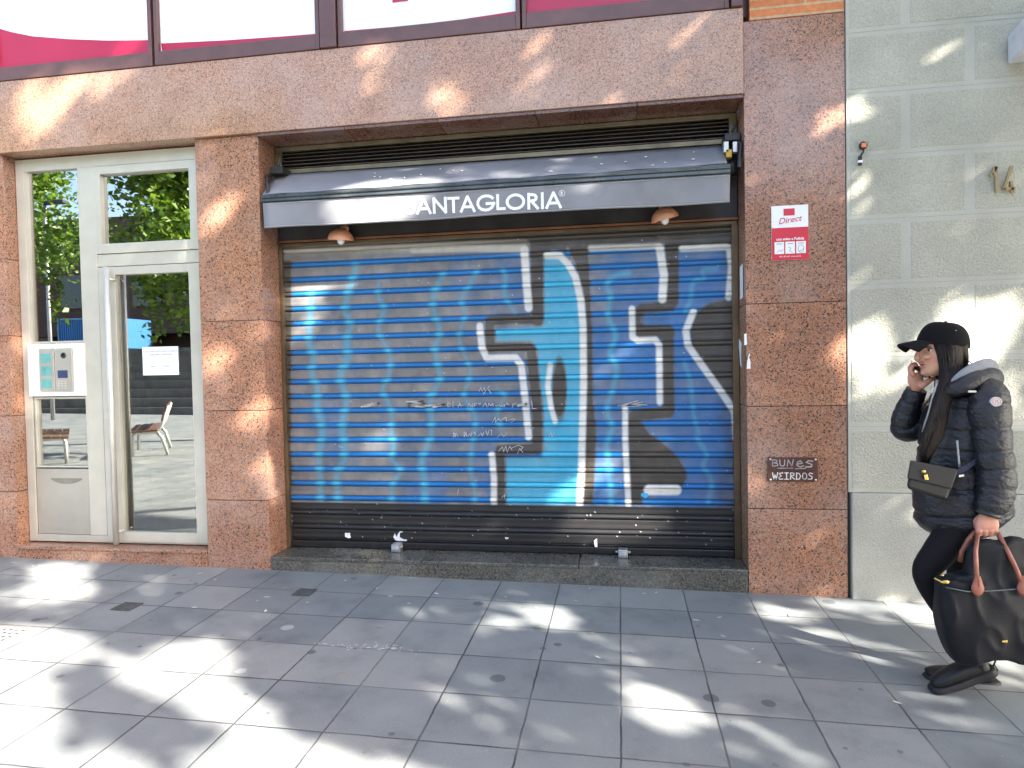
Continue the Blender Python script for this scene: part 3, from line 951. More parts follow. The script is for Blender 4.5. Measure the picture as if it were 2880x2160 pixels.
sw = MB()
sw.frame(sg[0], mu[0] - .001, sg[2], sg[3], D0 + .008, D0 + .06, .022, .012, .018, .02)
so_ = sw.build("side_window", ALU, bld, .002)
p = MB(); p.box(sg[0] + .02, mu[0] - .010, D0 + .03, D0 + .036, sg[2] + .016, sg[3] - .018); p.build("pane", GLASS, so_)
sw = MB(); sw.frame(sg[0] + .01, mu[0] - .001, lg[2], lg[3], D0 + .008, D0 + .06, .02, .012, .014, .016)
so_ = sw.build("side_window", ALU, bld, .002)
p = MB(); p.box(sg[0] + .028, mu[0] - .010, D0 + .03, D0 + .036, lg[2] + .012, lg[3] - .014); p.build("pane", GLASS, so_)
# intercom
ic = MB(); ic.box(sg[0] - .012, mu[0] + .012, D0 - .016, D0 + .05, ip[2], ip[3] - .002)
ico = ic.build("intercom_panel", WHITEP, bld, .004)
m1 = rc(121, 981, 163, 1100); m2 = rc(166, 980, 214, 1100)
for (a, b, c, d) in (m1, m2):
    q = MB(); q.box(a, b - .003, D0 - .030, D0 - .0165, c, d); q.build("button_module", STEEL_P, ico, .004)
q = MB()
for k in range(3):
    za = m1[2] + (m1[3] - m1[2]) * (.07 + .30 * k)
    for i in range(7):
        q.box(m1[0] + .018, m1[1] - .028, D0 - .0325, D0 - .0302, za + i * .0105, za + i * .0105 + .0088)
q.build("name_strip", TEAL, ico)
q = MB(); q.lathe([(0, .009), (.012, .009), (.021, .006), (.024, 0)], ((m2[0] + m2[1]) / 2, D0 - .0302, m2[3] - .055), (0, -1, 0), 20); q.build("door_camera", PHONEM, ico)
q = MB(); q.box(m2[0] + .022, m2[1] - .045, D0 - .0325, D0 - .0302, m2[2] + .105, m2[2] + .165); q.build("display", SCREEN, ico)
q = MB()
for i in range(3):
    for j in range(4):
        q.box(m2[0] + .018 + i * .030, m2[0] + .036 + i * .030, D0 - .0335, D0 - .0302, m2[2] + .018 + j * .019, m2[2] + .030 + j * .019)
q.build("keypad", STEEL, ico, .0015); q = MB()
for j in range(4): q.box(m2[1] - .036, m2[1] - .026, D0 - .0335, D0 - .0302, m2[2] + .107 + j * .016, m2[2] + .117 + j * .016)
q.build("side_key", STEEL, ico)
# mail panel with its smile shaped slot
ml = MB(); ml.box(sg[0] + .006, mu[0] - .002, D0 + .006, D0 + .05, fz0 + .058, mp_[3] - .002)
mlo = ml.build("mailbox_panel", STEEL_P, bld, .004)
a, b, c, d = rc(144, 1345, 231, 1361)
pts = [(a + (b - a) * t, d) for t in (0, 1)] + [(b, d - .008)] + [(b + (a - b) * t, c + (d - c) * (abs(2 * t - 1) ** 2.2) * .75) for t in np.linspace(.05, .95, 12)] + [(a, d - .008)]
q = MB(); q.prism(pts, D0 + .003, D0 + .02); q.build("mail_slot", plain("slot_grey", (.30, .28, .25), .4, .6), mlo)
# transom window
tw = MB(); tw.frame(mu[1] + .004, fx1 - .048, tb[3] + .004, fz1 - .098, D0 - .010, D0 + .06, ts_[0] - mu[1] - .004, .072, ts_[2] - tb[3] - .004, .062)
two = tw.build("transom_window", ALU, bld, .004)
p = MB(); p.box(ts_[0] - .006, fx1 - .114, D0 + .03, D0 + .036, ts_[2] - .006, fz1 - .155); p.build("pane", GLASS, two)
# door leaf
lx0, lx1, lz0, lz1 = mu[1] + .006, fx1 - .048, fz0 + .012, tb[2] - .006
dl = MB(); dl.frame(lx0, lx1, lz0, lz1, D0 - .008, D0 + .05, lgz[0] - lx0, lx1 - lgz[1] + .02, .080, .062)
dlo = dl.build("door", ALU, bld, .004)
p = MB(); p.box(lgz[0] - .006, lgz[1] + .0, D0 + .02, D0 + .028, lz0 + .074, lz1 - .056); p.build("pane", GLASS, dlo)
hb = MB(); hx = rc(321, 1000, 340, 1200); hx = (hx[0] + hx[1]) / 2
hb.tube([(hx, D0 - .065, lz0 - .004), (hx, D0 - .065, lz1 - .01)], .021, 16)
for z in (lz0 + .09, lz1 - .10):
    hb.tube([(hx, D0 - .06, z), (hx + .03, D0 - .01, z)], .010, 10)
hb.build("pull_handle", STEEL, dlo)
ih = MB(); ih.tube([(hx + .13, D0 + .16, lz0 + .03), (hx + .08, D0 + .16, lz1 - .02)], .024, 12); ih.build("inner_handle", plain("dark_inner_bar", (.04, .03, .025), .4), dlo)
a, b, c, d = rc(296, 1142, 312, 1177)
lk = MB(); lk.box(a, b, D0 - .014, D0 - .0085, c, d); lk.lathe([(0, .006), (.008, .006), (.009, 0)], ((a + b) / 2, D0 - .0145, c + (d - c) * .62), (0, -1, 0), 14)
lk.build("lock_plate", STEEL, dlo, .001)

# lobby behind the glass
lb = MB()
ly0, ly1 = DY + .11, 3.2
lb.mat(0).box(-5.35, -5.30, ly0, ly1, .15, 3.3); lb.box(-5.30, XD0 - .30, ly0 + .7, ly0 + .75, .15, 3.3)
lb.mat(1).box(-5.35, -2.7, ly1, ly1 + .05, .15, 3.3); lb.box(-2.75, -2.70, ly0 + .30, ly1, .15, 3.3); lb.box(-5.35, -2.7, ly0, ly1, 3.3, 3.35)
lb.mat(2).box(-5.35, -2.7, ly0, ly1, .10, .165)
lb.build("lobby", [BEIGEW, DARKW, LOBF], bld)

# notice taped to the door
nx0, nx1, nz0, nz1 = rc(399, 975, 500, 1055)
pn = empty("paper_notice", ((nx0 + nx1) / 2, D0 + .015, nz0)); tag(pn, "white printed notice taped inside the frame of the glass entrance door", "notice", "paper notices")
q = MB(); q.box(nx0, nx1, D0 + .014, D0 + .0155, nz0, nz1); q.build("sheet", PAPER, pn)
H = nz1 - nz0; cx = (nx0 + nx1) / 2
text("ASSEGUREU-VOS QUE LA PORTA", .020, (cx, nz1 - H * .17), D0 + .0133, INK, "printed_text", pn, .0005)
text("QUEDI BEN TANCADA", .020, (cx, nz1 - H * .28), D0 + .0133, INK, "printed_text", pn, .0005)
text("MANT.           ESCALA", .018, (cx, nz1 - H * .69), D0 + .0133, INK, "printed_text", pn, .0005)
text("14", .018, (cx + .05, nz1 - H * .82), D0 + .0133, INK, "printed_text", pn, .0005)
q = MB(); q.box(nx0 + .004, nx1 - .004, D0 + .0130, D0 + .0138, nz1 - H * .47, nz1 - H * .465); q.build("fold_line", INK, pn)
adopt(pn)

# ---------------------------------------------------------------- first floor windows with printed film
zw0, zw1 = ZB1 + .004, 5.3
zg = F(215, 176, 0)[2]
YW = -.012


def wx(px, py=60): return float(F(px, py, YW)[0])


def fz(px, py):
    q = F(px, py, YW - .004); return (float(q[0]), float(q[2]))


wins = [(wx(0) - .03, wx(421), [fz(0, 77), fz(30, 89), fz(90, 101), fz(190, 109), fz(300, 113), fz(417, 112)]),
        (wx(449), wx(890), [fz(452, 121), fz(640, 112), fz(798, 101), fz(890, 94)]),
        (wx(965), wx(1452), [fz(968, 86), fz(1150, 71), fz(1300, 53), fz(1452, 30)]),
        (wx(1482), wx(2036), None)]
for i, (a, b, cur) in enumerate(wins):
    bl = .5 * (wins[i - 1][1] - a) if i else -.02
    wf = MB(); wf.frame(a - .03, b + .03, zw0, zw1, YW - .03, YW + .10, .03, .03, zg - zw0, .05)
    wo_ = wf.build("upper_window", BROWN, bld, .004)
    fm = MB(); fm.box(a, b, YW + .004, YW + .012, zg, zw1 - .05)
    fm.build("white_film" if cur else "red_film", WHITEV if cur else REDV, wo_)
    rb = MB()
    if cur:
        pts = [(max(a + .004, min(b - .004, x)), z) for x, z in cur]
        pts[0] = (a + .004, pts[0][1]); pts[-1] = (b - .004, pts[-1][1])
        rb.prism(pts + [(b - .004, zg + .006), (a + .012, zg + .006)], YW + .001, YW + .0035)
        if i == 2:
            q0, q1 = fz(1103, 6), fz(1147, 1); rb.box(q0[0], q1[0], YW + .001, YW + .0035, q0[1], q0[1] + .5)
        rb.build("red_band", REDV, wo_)
for xa, xb in ((wx(893) + .032, wx(962) - .032), (wx(2040) + .032, wx(2086)), (wx(0) - .5, wx(0) - .062)):
    MB().box(xa, xb, YW - .045, YW + .09, zw0, zw1).build("window_post", BROWN, bld, .004)
uw = MB(); uw.box(-8.2, .86, .10, .35, zw0, zw1); uw.mat(1).box(-8.2, 1.43, .0, .35, zw1 + .004, 9.0)
uw.mat(0).box(-8.2, wx(0) - .51, -.0, .09, zw0, zw1)
uw.build("upper_wall", [BROWN, BRICK], bld)
adopt(bld)

# ---------------------------------------------------------------- pale stone building on the right
YSt = -.006
sb = empty("stone_building", (3.5, .2, 0)); tag(sb, "pale tooled ashlar stone street front behind the walking person", "building")
xl = 1.437
zr_ = [float(F(2620, py, YSt)[2]) for py in (-296, -112, 72, 247, 425, 608, 793, 1000, 1198, 1387)]
x1_, x2_ = float(F(2548, 600, YSt)[0]), float(F(2728, 500, YSt)[0]); pit = 2 * (x2_ - x1_)
base = MB(); base.mat(0).box(xl, 8.0, YSt, .35, zr_[-1], 9.0)
mg = .029
for i in range(len(zr_) - 1):
    zt_, zb_ = zr_[i], zr_[i + 1]
    j0 = x1_ if (i % 2) else x2_
    cuts = [xl + .022 - mg] + [x for x in (j0 - pit, j0, j0 + pit, j0 + 2 * pit, j0 + 3 * pit, j0 + 4 * pit, j0 + 5 * pit) if x > xl + .12]
    for a, b in zip(cuts[:-1], cuts[1:]):
        jt = random.uniform(-.002, .002)
        base.mat(1).box(a + mg, b - mg, YSt - .0022 - jt * .4, YSt + .02, zb_ + mg, zt_ - mg)
base.build("wall", [STONE_S, STONE], sb, .0015)
# fine joints between the blocks
JM = plain("stone_joint", (.38, .37, .31), .9)
for z in zr_[:-1]: MB().box(xl + .001, 8, YSt - .0012, YSt + .01, z - .0018, z + .0018).build("joint", JM, sb)
pl_ = MB()
for a, b in ((xl + .016, 2.60), (2.604, 3.9), (3.904, 8)):
    pl_.box(a, b, YSt - .012, .3, -.4, zr_[-1] - .004)
pl_.mat(1).box(xl - .012, xl + .015, YSt + .03, .3, -.4, zr_[-1])  # dark brown backing, the gap's shadow put into its colour
pl_.build("plinth", [PLINTH, plain("gap_shadow", (.10, .075, .05), .8)], sb, .006)
adopt(sb)
# projecting pale box high at the frame edge
q0 = F(2834, 100, -.12); bxg = MB()
bxg.hexa([(q0[0] + .01, -.30, q0[2] - .13), (q0[0] + .6, -.30, q0[2] - .13), (q0[0] + .6, YSt - .014, q0[2] - .13), (q0[0] + .05, YSt - .014, q0[2] - .13),
          (q0[0] + .01, -.30, q0[2] + .04), (q0[0] + .6, -.30, q0[2] + .16), (q0[0] + .6, YSt - .014, q0[2] + .16), (q0[0] + .05, YSt - .014, q0[2] + .04)])
bxo = tag(bxg.build("wall_box", plain("pale_grey_cover", (.52, .53, .56), .5), None, .01), "pale grey box fixed high on the stone front above the house number", "wall box")

# house number
hn = empty("house_number", F(2825, 540, YSt - .03)); tag(hn, "brass house number 14 fixed to the pale stone wall", "house number")
sy_ = YSt - .032


def dg(name, strokes, wd):
    q = MB()
    for s_ in strokes: stroke(q, [(float(F(x, y, sy_)[0]), float(F(x, y, sy_)[2])) for x, y in [(2080 + a * .4822, b * .4822) for a, b in s_]], wd, sy_, sy_ + .016)
    q.build(name, BRASS, hn, .002)


dg("digit", [((1468, 1018), (1480, 1016), (1497, 975)), ((1497, 975), (1506, 1115))], .019)
dg("digit", [((1590, 972), (1546, 1102), (1605, 1100)), ((1588, 1060), (1594, 1118))], .018)
adopt(hn)

# little round fitting with an orange centre
wf_ = empty("wall_fitting", F(2425, 440, YSt - .03)); tag(wf_, "small round black fitting with orange centre and clip on pale stone wall", "wall fitting")
q0 = F(2427, 410, YSt - .03)
q = MB(); q.lathe([(0, .014), (.020, .014), (.025, .008), (.025, 0), (.021, -.016)], (q0[0], q0[1], q0[2]), (0, -1, 0), 24); q.build("ring", BLACKM, wf_)
q = MB(); q.box(q0[0] - .014, q0[0] + .015, q0[1] - .018, q0[1] - .0142, q0[2] - .013, q0[2] + .013); q.build("insert", ORANGE, wf_, .002)
q = MB(); q1 = F(2419, 440, YSt - .02); q2 = F(2418, 466, YSt - .02)
q.tube([(q0[0] + .004, q0[1] + .002, q0[2] - .022), (q0[0] + .002, q0[1], q0[2] - .040), (q1[0], q1[1], q1[2])], .006, 8); q.box(q1[0] - .011, q1[0] + .009, -.034, -.0185, q2[2], q1[2])
q.build("clip", BLACKM, wf_, .001)
q = MB(); q.box(q1[0] - .013, q1[0] + .011, -.037, -.018, q1[2] - .040, q1[2] - .026); q.build("band", PAPER, wf_)
adopt(wf_)

# ---------------------------------------------------------------- awning
aw = empty("awning", (-.9, 0, 2.55)); tag(aw, "retracted grey fabric awning with white lettered valance across the shop opening", "awning")
YA = -.015
tl, trr = F(769, 494, .20), F(2034, 411, .20); bl_, br_ = F(738, 548, YA), F(2045, 460, YA)
NX_, NY_ = 60, 8


def sheet(name, c00, c10, c01, c11, wave, mat, thick=.004):
    V = []; c00, c10, c01, c11 = map(np.array, (c00, c10, c01, c11))
    for j in range(NY_ + 1):
        for i in range(NX_ + 1):
            u, v = i / NX_, j / NY_
            p = (c00 * (1 - u) + c10 * u) * (1 - v) + (c01 * (1 - u) + c11 * u) * v
            V.append(p + np.array(wave(u, v)))
    fs = [(j * (NX_ + 1) + i, (j + 1) * (NX_ + 1) + i, (j + 1) * (NX_ + 1) + i + 1, j * (NX_ + 1) + i + 1) for j in range(NY_) for i in range(NX_)]
    o = MB().add(V, fs, True).build(name, mat, aw)
    s_ = o.modifiers.new("t", 'SOLIDIFY'); s_.thickness = thick; s_.offset = 0
    return o


sheet("canopy", tl, trr, bl_, br_, lambda u, v: (0, 0, -.012 * math.sin(math.pi * v) * (.6 + .4 * math.sin(u * 9)) + .003 * math.sin(u * 40) * v), FABRIC)
ba, bb_ = F(738, 549, YA), F(2054, 461, YA); ca, cb = F(738, 570, YA), F(2054, 488, YA)
fb = MB()
for (pa, pb, qa, qb, y0, y1) in ((ba, bb_, ca, cb, YA - .022, YA + .035),):
    fb.hexa([(qa[0], y0, qa[2]), (qb[0], y0, qb[2]), (qb[0], y1, qb[2]), (qa[0], y1, qa[2]), (pa[0], y0 + .012, pa[2]), (pb[0], y0 + .012, pb[2]), (pb[0], y1, pb[2]), (pa[0], y1, pa[2])])
fb.tube([(ba[0] + .003, YA - .018, (ba[2] + ca[2]) / 2 + .006), (bb_[0] - .003, YA - .018, (bb_[2] + cb[2]) / 2 + .006)], .011, 10)
fb.build("front_bar", BARM, aw, .005)
va, vb, vc_, vd = F(740, 571, YA), F(2053, 489, YA), F(746, 643, YA), F(2052, 567, YA)


def vwave(u, v): return (.004 * math.sin(v * 3) * (1 if u > .5 else -1) * 0, -.004 - .010 * v * math.sin(u * 11 + .6) - .006 * v * math.sin(u * 27), -.006 * v * math.sin(u * 5.2) ** 2)


val = sheet("valance", va, vb, vc_, vd, vwave, FABRIC, .003)
# hem seams
for v in (.05, .95):
    hm = MB()
    for i in range(NX_):
        P2 = []
        for u in (i / NX_, (i + 1) / NX_):
            p = (va * (1 - u) + vb * u) * (1 - v) + (vc_ * (1 - u) + vd * u) * v + np.array(vwave(u, v)); P2.append(p)
        a_, b_ = P2
        hm.hexa([(a_[0], a_[1] - .0035, a_[2] - .002), (b_[0], b_[1] - .0035, b_[2] - .002), (b_[0], b_[1], b_[2] - .002), (a_[0], a_[1], a_[2] - .002),
                 (a_[0], a_[1] - .0035, a_[2] + .002), (b_[0], b_[1] - .0035, b_[2] + .002), (b_[0], b_[1], b_[2] + .002), (a_[0], a_[1], a_[2] + .002)])
    hm.build("hem", MATS.get("pale_hem_thread") or plain("pale_hem_thread", (.36, .36, .38), .8), val)

# lettering: geometric capitals drawn as strokes of even weight
GL = {'S': (.56, [[(.52, .84), (.46, .94), (.34, .985), (.2, .96), (.1, .86), (.1, .73), (.18, .61), (.36, .50), (.47, .40), (.5, .26), (.44, .11), (.3, .03), (.15, .05), (.03, .17)]]),
      'A': (.86, [[(.06, 0), (.43, 1)], [(.43, 1), (.80, 0)], [(.2, .31), (.66, .31)]]),
      'N': (.84, [[(.1, 0), (.1, .98)], [(.1, .98), (.74, .02)], [(.74, .02), (.74, 1)]]),
      'T': (.60, [[(.0, .93), (.58, .93)], [(.29, .93), (.29, 0)]]),
      'G': (1.0, [[(.90, .80), (.80, .91), (.66, .97), (.5, .98), (.32, .93), (.17, .8), (.09, .62), (.08, .42), (.16, .21), (.3, .08), (.48, .03), (.66, .05), (.82, .16), (.9, .3), (.92, .46)], [(.55, .46), (.99, .46)]]),
      'L': (.50, [[(.1, 1), (.1, .07)], [(.1, .07), (.48, .07)]]),
      'O': (1.06, [[(.52 + .44 * math.cos(a), .5 + .46 * math.sin(a)) for a in np.linspace(0, 2 * math.pi, 29)]]),
      'R': (.66, [[(.1, 0), (.1, 1)], [(.1, .93), (.3, .93), (.44, .88), (.5, .76), (.48, .62), (.38, .53), (.1, .50)], [(.26, .48), (.58, 0)]]),
      'I': (.26, [[(.12, 0), (.12, 1)]])}


def vpt(px, py): return F(px, py, YA - .012)


le = MB()
A0, A1 = vpt(1139, 601), vpt(1583, 583)
word = "SANTAGLORIA"; tot = sum(GL[c][0] for c in word)
dirx = (A1 - A0) / tot; hgt = (vpt(1360, 550)[2] - vpt(1360, 592)[2])
pen = 0.0


def onv(x, z):
    """the y of the waving valance in front of (x,z)"""
    u = (x - va[0]) / (vb[0] - va[0]); zt2 = va[2] * (1 - u) + vb[2] * u; zb2 = vc_[2] * (1 - u) + vd[2] * u
    v = (zt2 - z) / (zt2 - zb2)
    return YA + vwave(u, v)[1] - .0045


def glyph(ch, ox, oz, sx_, sz_, slope, wd):
    for st in GL[ch][1]:
        st = [(a[0] + (b[0] - a[0]) * t, a[1] + (b[1] - a[1]) * t) for a, b in zip(st[:-1], st[1:]) for t in ((0, .25, .5, .75) if math.hypot(a[0] - b[0], a[1] - b[1]) > .3 else (0,))] + [st[-1]]
        for a, b in zip(st[:-1], st[1:]):
            P_ = []
            for (gx, gy) in (a, b):
                P_.append((ox + gx * sx_, oz + gy * sz_ + gx * slope))
            y = onv((P_[0][0] + P_[1][0]) / 2, (P_[0][1] + P_[1][1]) / 2)
            stroke(le, P_, wd, y, y + .003)


for ch in word:
    o_ = A0 + dirx * pen
    glyph(ch, o_[0], o_[2], dirx[0] * .94, hgt, dirx[2], hgt * .185)
    pen += GL[ch][0]
rcx = vpt(1580, 543); rr_ = .020
for a0, a1 in zip(np.linspace(0, 2 * math.pi, 17)[:-1], np.linspace(0, 2 * math.pi, 17)[1:]):
    y = onv(rcx[0], rcx[2]); stroke(le, [(rcx[0] + rr_ * math.cos(a0), rcx[2] + rr_ * math.sin(a0)), (rcx[0] + rr_ * math.cos(a1), rcx[2] + rr_ * math.sin(a1))], .004, y, y + .002)
glyph('R', rcx[0] - .008, rcx[2] - .011, .022, .022, 0, .0045)
le.build("lettering", LETTER, val)
# end brackets
for px, py, sgn, lo in ((790, 487, 1, False), (2056, 395, -1, True)):
    c = F(px, py, .17)
    q = MB()
    q.box(c[0] - .05, c[0] + .05, .10, .24, c[2] - .02, c[2] + .03)
    q.tube([(c[0] - .045 * sgn, .19, c[2] + .01), (c[0] - .045 * sgn, .05, c[2] - .06), (c[0] - .02 * sgn, YA + .02, c[2] - (.20 if not lo else .23))], .014, 8)
    q.tube([(c[0], .12, c[2] + .04), (c[0] + .02, .12, c[2] + .09)], .011, 8)
    bo = q.build("bracket", BLACKM, aw, .004)
    if lo:
        q = MB(); q.box(c[0] - .045, c[0] - .01, .085, .13, c[2] - .135, c[2] - .085); q.build("tape", YELLOW, bo)
        q = MB(); q.box(c[0] - .06, c[0] - .028, .085, .14, c[2] - .10, c[2] - .03); q.box(c[0] + .0, c[0] + .03, .10, .14, c[2] - .10, c[2] - .03); q.build("clamp", STEEL, bo, .003)
        q = MB(); q.lathe([(.0, -.03), (.05, -.03), (.055, 0), (.05, .03), (0, .03)], (c[0] + .0, .16, c[2] - .19), (1, 0, 0), 18); q.build("motor_housing", BLACKM, bo)
# bird droppings and fallen bits on the fabric
dp = MB()
for _ in range(22):
    u, v = random.uniform(.25, .97), random.uniform(.15, .9)
    p = (tl * (1 - u) + trr * u) * (1 - v) + (bl_ * (1 - u) + br_ * u) * v
    s_ = random.uniform(.004, .010)
    dp.ell((p[0], p[1] - .002, p[2] + .004), s_ * random.uniform(1, 2.2), s_, .004, 8, 4)
dp.build("dirt", CHALK, aw)
adopt(aw)

# ---------------------------------------------------------------- wall lamps
for px, py, tilt, lab in ((958, 664, 4, "terracotta dome wall lamp with white bulb under the awning's plain left end"), (1868, 606, -14, "terracotta dome wall lamp tilted above the right end of the shutter")):
    c = F(px, py, .16); rt = Matrix.Rotation(R_(tilt), 4, 'Y') @ Matrix.Rotation(R_(8), 4, 'X')
    lo = empty("wall_lamp", c); tag(lo, lab, "lamp", "dome lamps over the shutter")
    q = MB(); R0 = .094
    prof = [(R0 * math.cos(a), R0 * .92 * math.sin(a)) for a in np.linspace(0, math.pi / 2, 12)]
    inner = [((R0 - .005) * math.cos(a), (R0 - .005) * .92 * math.sin(a)) for a in np.linspace(math.pi / 2, 0, 12)]
    q.lathe(prof + inner + [prof[0]], (0, 0, 0), (0, 0, 1), 32)
    o = q.build("lamp_shade", LAMPC, lo); o.matrix_local = rt @ Matrix.Translation((0, 0, -.03))
    q = MB(); q.ell((0, 0, 0), .027, .027, .030); o = q.build("bulb", BULB, lo); o.matrix_local = rt @ Matrix.Translation((.006 if tilt > 0 else -.004, -.01, -.034))
    q = MB(); q.tube([(0, 0, .045), (0, .02, .07), (0, .10, .075)], .008, 8); q.lathe([(0, .0), (.03, 0), (.03, .012), (0, .012)], (0, .078, .072), (0, 1, 0), 16)
    q.build("arm", LAMPC, lo)

# ---------------------------------------------------------------- shutter locks
for px, py, lab in ((1118, 1534, "small grey metal lock box at the shutter foot below the torn white paper"), (1752, 1550, "small grey metal lock box with side lugs at the shutter's right foot")):
    c = F(px, py, YS - .05)
    zb = zt + .001
    lo = empty("shutter_lock", (c[0], YS - .06, zb)); tag(lo, lab, "lock", "lock boxes on the shop step")
    q = MB(); q.box(-.034, .034, -.04, .034, 0, .058); q.build("body", LOCKM, lo, .006)
    q = MB(); q.box(-.022, .022, -.0425, -.0402, .022, .044); q.build("face_plate", plain("lock_plate_grey", (.58, .58, .57), .5, .3), lo, .002)
    q = MB()
    q.tube([(.034, .0, .034), (.052 if px > 1500 else .042, 0, .034)], .008 if px > 1500 else .012, 10); q.build("lug", LOCKM, lo)
    if px > 1500: MB().tube([(-.034, .0, .034), (-.052, 0, .034)], .008, 8).build("lug", LOCKM, lo)
    text("CRC" if px < 1500 else "ISEO", .014, (0, .033), -.0428, INK, "stamped_text", lo, .0004)

# ---------------------------------------------------------------- signs on the right pillar
c = [F(x, y, -.002) for x, y in ((2168, 581), (2272, 575), (2274, 728), (2171, 735))]
x0, x1, z1, z0 = (c[0][0] + c[3][0]) / 2, (c[1][0] + c[2][0]) / 2, (c[0][2] + c[1][2]) / 2, (c[2][2] + c[3][2]) / 2
asn = empty("alarm_sign", ((x0 + x1) / 2, 0, z0)); tag(asn, "white and red alarm company sign on the granite pillar right of the shutter", "sign")
W_, Hh = x1 - x0, z1 - z0
q = MB(); q.box(x0, x1, -.008, -.0005, z0, z1); q.build("plate", WHITEV, asn, .002)
q = MB(); q.box(x0 + .0005, x1 - .0005, -.0095, -.0082, z0 + .0005, z0 + Hh * .595); q.build("red_field", REDS, asn)
q = MB(); q.box(x0 + W_ * .33, x0 + W_ * .63, -.0095, -.0082, z0 + Hh * .815, z0 + Hh * .94); q.build("red_square", REDS, asn)
text("Direct", Hh * .155, (x0 + W_ * .49, z0 + Hh * .73), -.0095, INKR, "lettering", asn, .0006, shear=.35, rot=R_(-7))
text("con aviso a Policía", Hh * .066, (x0 + W_ * .5, z0 + Hh * .385), -.0105, LETTER, "lettering", asn, .0006, bold=.0006)
for k in range(3):
    a = x0 + W_ * (.075 + .295 * k)
    q = MB(); q.box(a, a + W_ * .26, -.0105, -.0097, z0 + Hh * .115, z0 + Hh * .335); po = q.build("pictogram", WHITEV, asn, .0015)
    q = MB(); q.box(a + W_ * .05, a + W_ * .21, -.0112, -.0106, z0 + Hh * .295, z0 + Hh * .306)
    cxp, czp = a + W_ * .13, z0 + Hh * .20
    pl = {0: [(-.3, -.4), (0, -.1), (.3, -.3), (.4, .0)], 1: [(-.2, .3), (.1, .1), (-.1, -.2), (.3, -.5)], 2: [(.35 * math.cos(t), .55 * math.sin(t)) for t in np.linspace(0, 6.28, 11)] + [(-.25, -.4)]}[k]
    stroke(q, [(cxp + u * W_ * .22, czp + v * Hh * .13) for u, v in pl], .0026, -.0112, -.0106)
    q.build("drawing", INK, po)
text("902 180 644  aviso alarma", Hh * .036, (x0 + W_ * .5, z0 + Hh * .065), -.0105, LETTER, "lettering", asn, .0006)
adopt(asn)

c = [F(x, y, -.003) for x, y in ((2158, 1286), (2300, 1286), (2300, 1353), (2160, 1354))]
x0, x1, z1, z0 = (c[0][0] + c[3][0]) / 2, (c[1][0] + c[2][0]) / 2, (c[0][2] + c[1][2]) / 2, (c[2][2] + c[3][2]) / 2
pq = empty("brown_plaque", ((x0 + x1) / 2, 0, z0)); tag(pq, "dark brown metal plaque scrawled with white marker low on the granite pillar", "plaque")
q = MB(); q.box(x0, x1, -.012, -.0005, z0, z1); q.build("plate", PLAQ, pq, .002)
for sx_, sz_ in ((.05, .07), (.95, .07), (.05, .92), (.95, .92)):
    q = MB(); q.lathe([(0, .005), (.005, .004), (.007, 0)], (x0 + (x1 - x0) * sx_, -.0122, z0 + (z1 - z0) * sz_), (0, -1, 0), 14); q.build("screw", STEEL, pq)
HW = {'B': [[(0, 0), (.05, 1), (.7, .95), (.75, .7), (.2, .52), (.8, .45), (.85, .12), (0, 0)]], 'U': [[(0, 1), (.05, .2), (.4, 0), (.75, .2), (.8, 1)]], 'N': [[(0, 0), (.15, 1), (.75, .05), (1, 1.05)]],
      'e': [[(.1, .45), (.8, .6), (.6, .95), (.2, .8), (.1, .3), (.5, 0), (.95, .2)]], 'G': [[(.95, .85), (.5, 1), (.05, .6), (.15, .1), (.7, 0), (.95, .4), (.5, .42)]], 'W': [[(0, 1), (.25, 0), (.5, .7), (.75, 0), (1.05, 1.05)]],
      'E': [[(.9, 1), (.15, .9), (.6, .5), (.1, .3), (.2, 0), (.9, .05)]], 'I': [[(.1, 1), (.8, 1)], [(.45, 1), (.45, 0)], [(.05, 0), (.85, 0)]], 'R': [[(.05, 0), (.1, 1), (.75, .95), (.7, .6), (.1, .5), (.9, 0)]],
      'D': [[(.05, 0), (.1, 1), (.6, .9), (.9, .5), (.6, .05), (.05, 0)]], 'O': [[(.5 + .42 * math.cos(t), .5 + .5 * math.sin(t)) for t in np.linspace(0, 6.28, 13)]], 'S': [[(.9, .9), (.4, 1), (.1, .75), (.8, .4), (.7, .05), (0, .05)]]}


def hand(wd_, ox, oz, aw_, h_, mat, nm, thick):
    q = MB()
    for i, ch in enumerate(wd_):
        for s_ in HW[ch]: stroke(q, [(ox + (i * 1.18 + a) * aw_, oz + b * h_) for a, b in s_], thick, -.0145, -.0122)
    q.build(nm, mat, pq)


Wp, Hp = x1 - x0, z1 - z0
hand("BUN", x0 + Wp * .09, z0 + Hp * .63, Wp * .125, Hp * .27, SCRATCH, "handwriting", .006)
hand("eS", x0 + Wp * .56, z0 + Hp * .60, Wp * .16, Hp * .27, SCRATCH, "handwriting", .007)
hand("WEIRDOS", x0 + Wp * .09, z0 + Hp * .09, Wp * .10, Hp * .27, CHALK, "handwriting", .0058)
q = MB(); stroke(q, [(x0 + Wp * .13, z0 + Hp * .43), (x0 + Wp * .9, z0 + Hp * .44)], .004, -.0138, -.0122); q.build("scratched_line", BLACKM, pq)
q = MB(); stroke(q, [(x0 + Wp * .2, z0 + Hp * .55), (x0 + Wp * .5, z0 + Hp * .56)], .004, -.0138, -.0122); stroke(q, [(x0 + Wp * .55, z0 + Hp * .53), (x0 + Wp * .75, z0 + Hp * .55)], .004, -.0138, -.0122); q.build("underline", SCRATCH, pq)
adopt(pq)

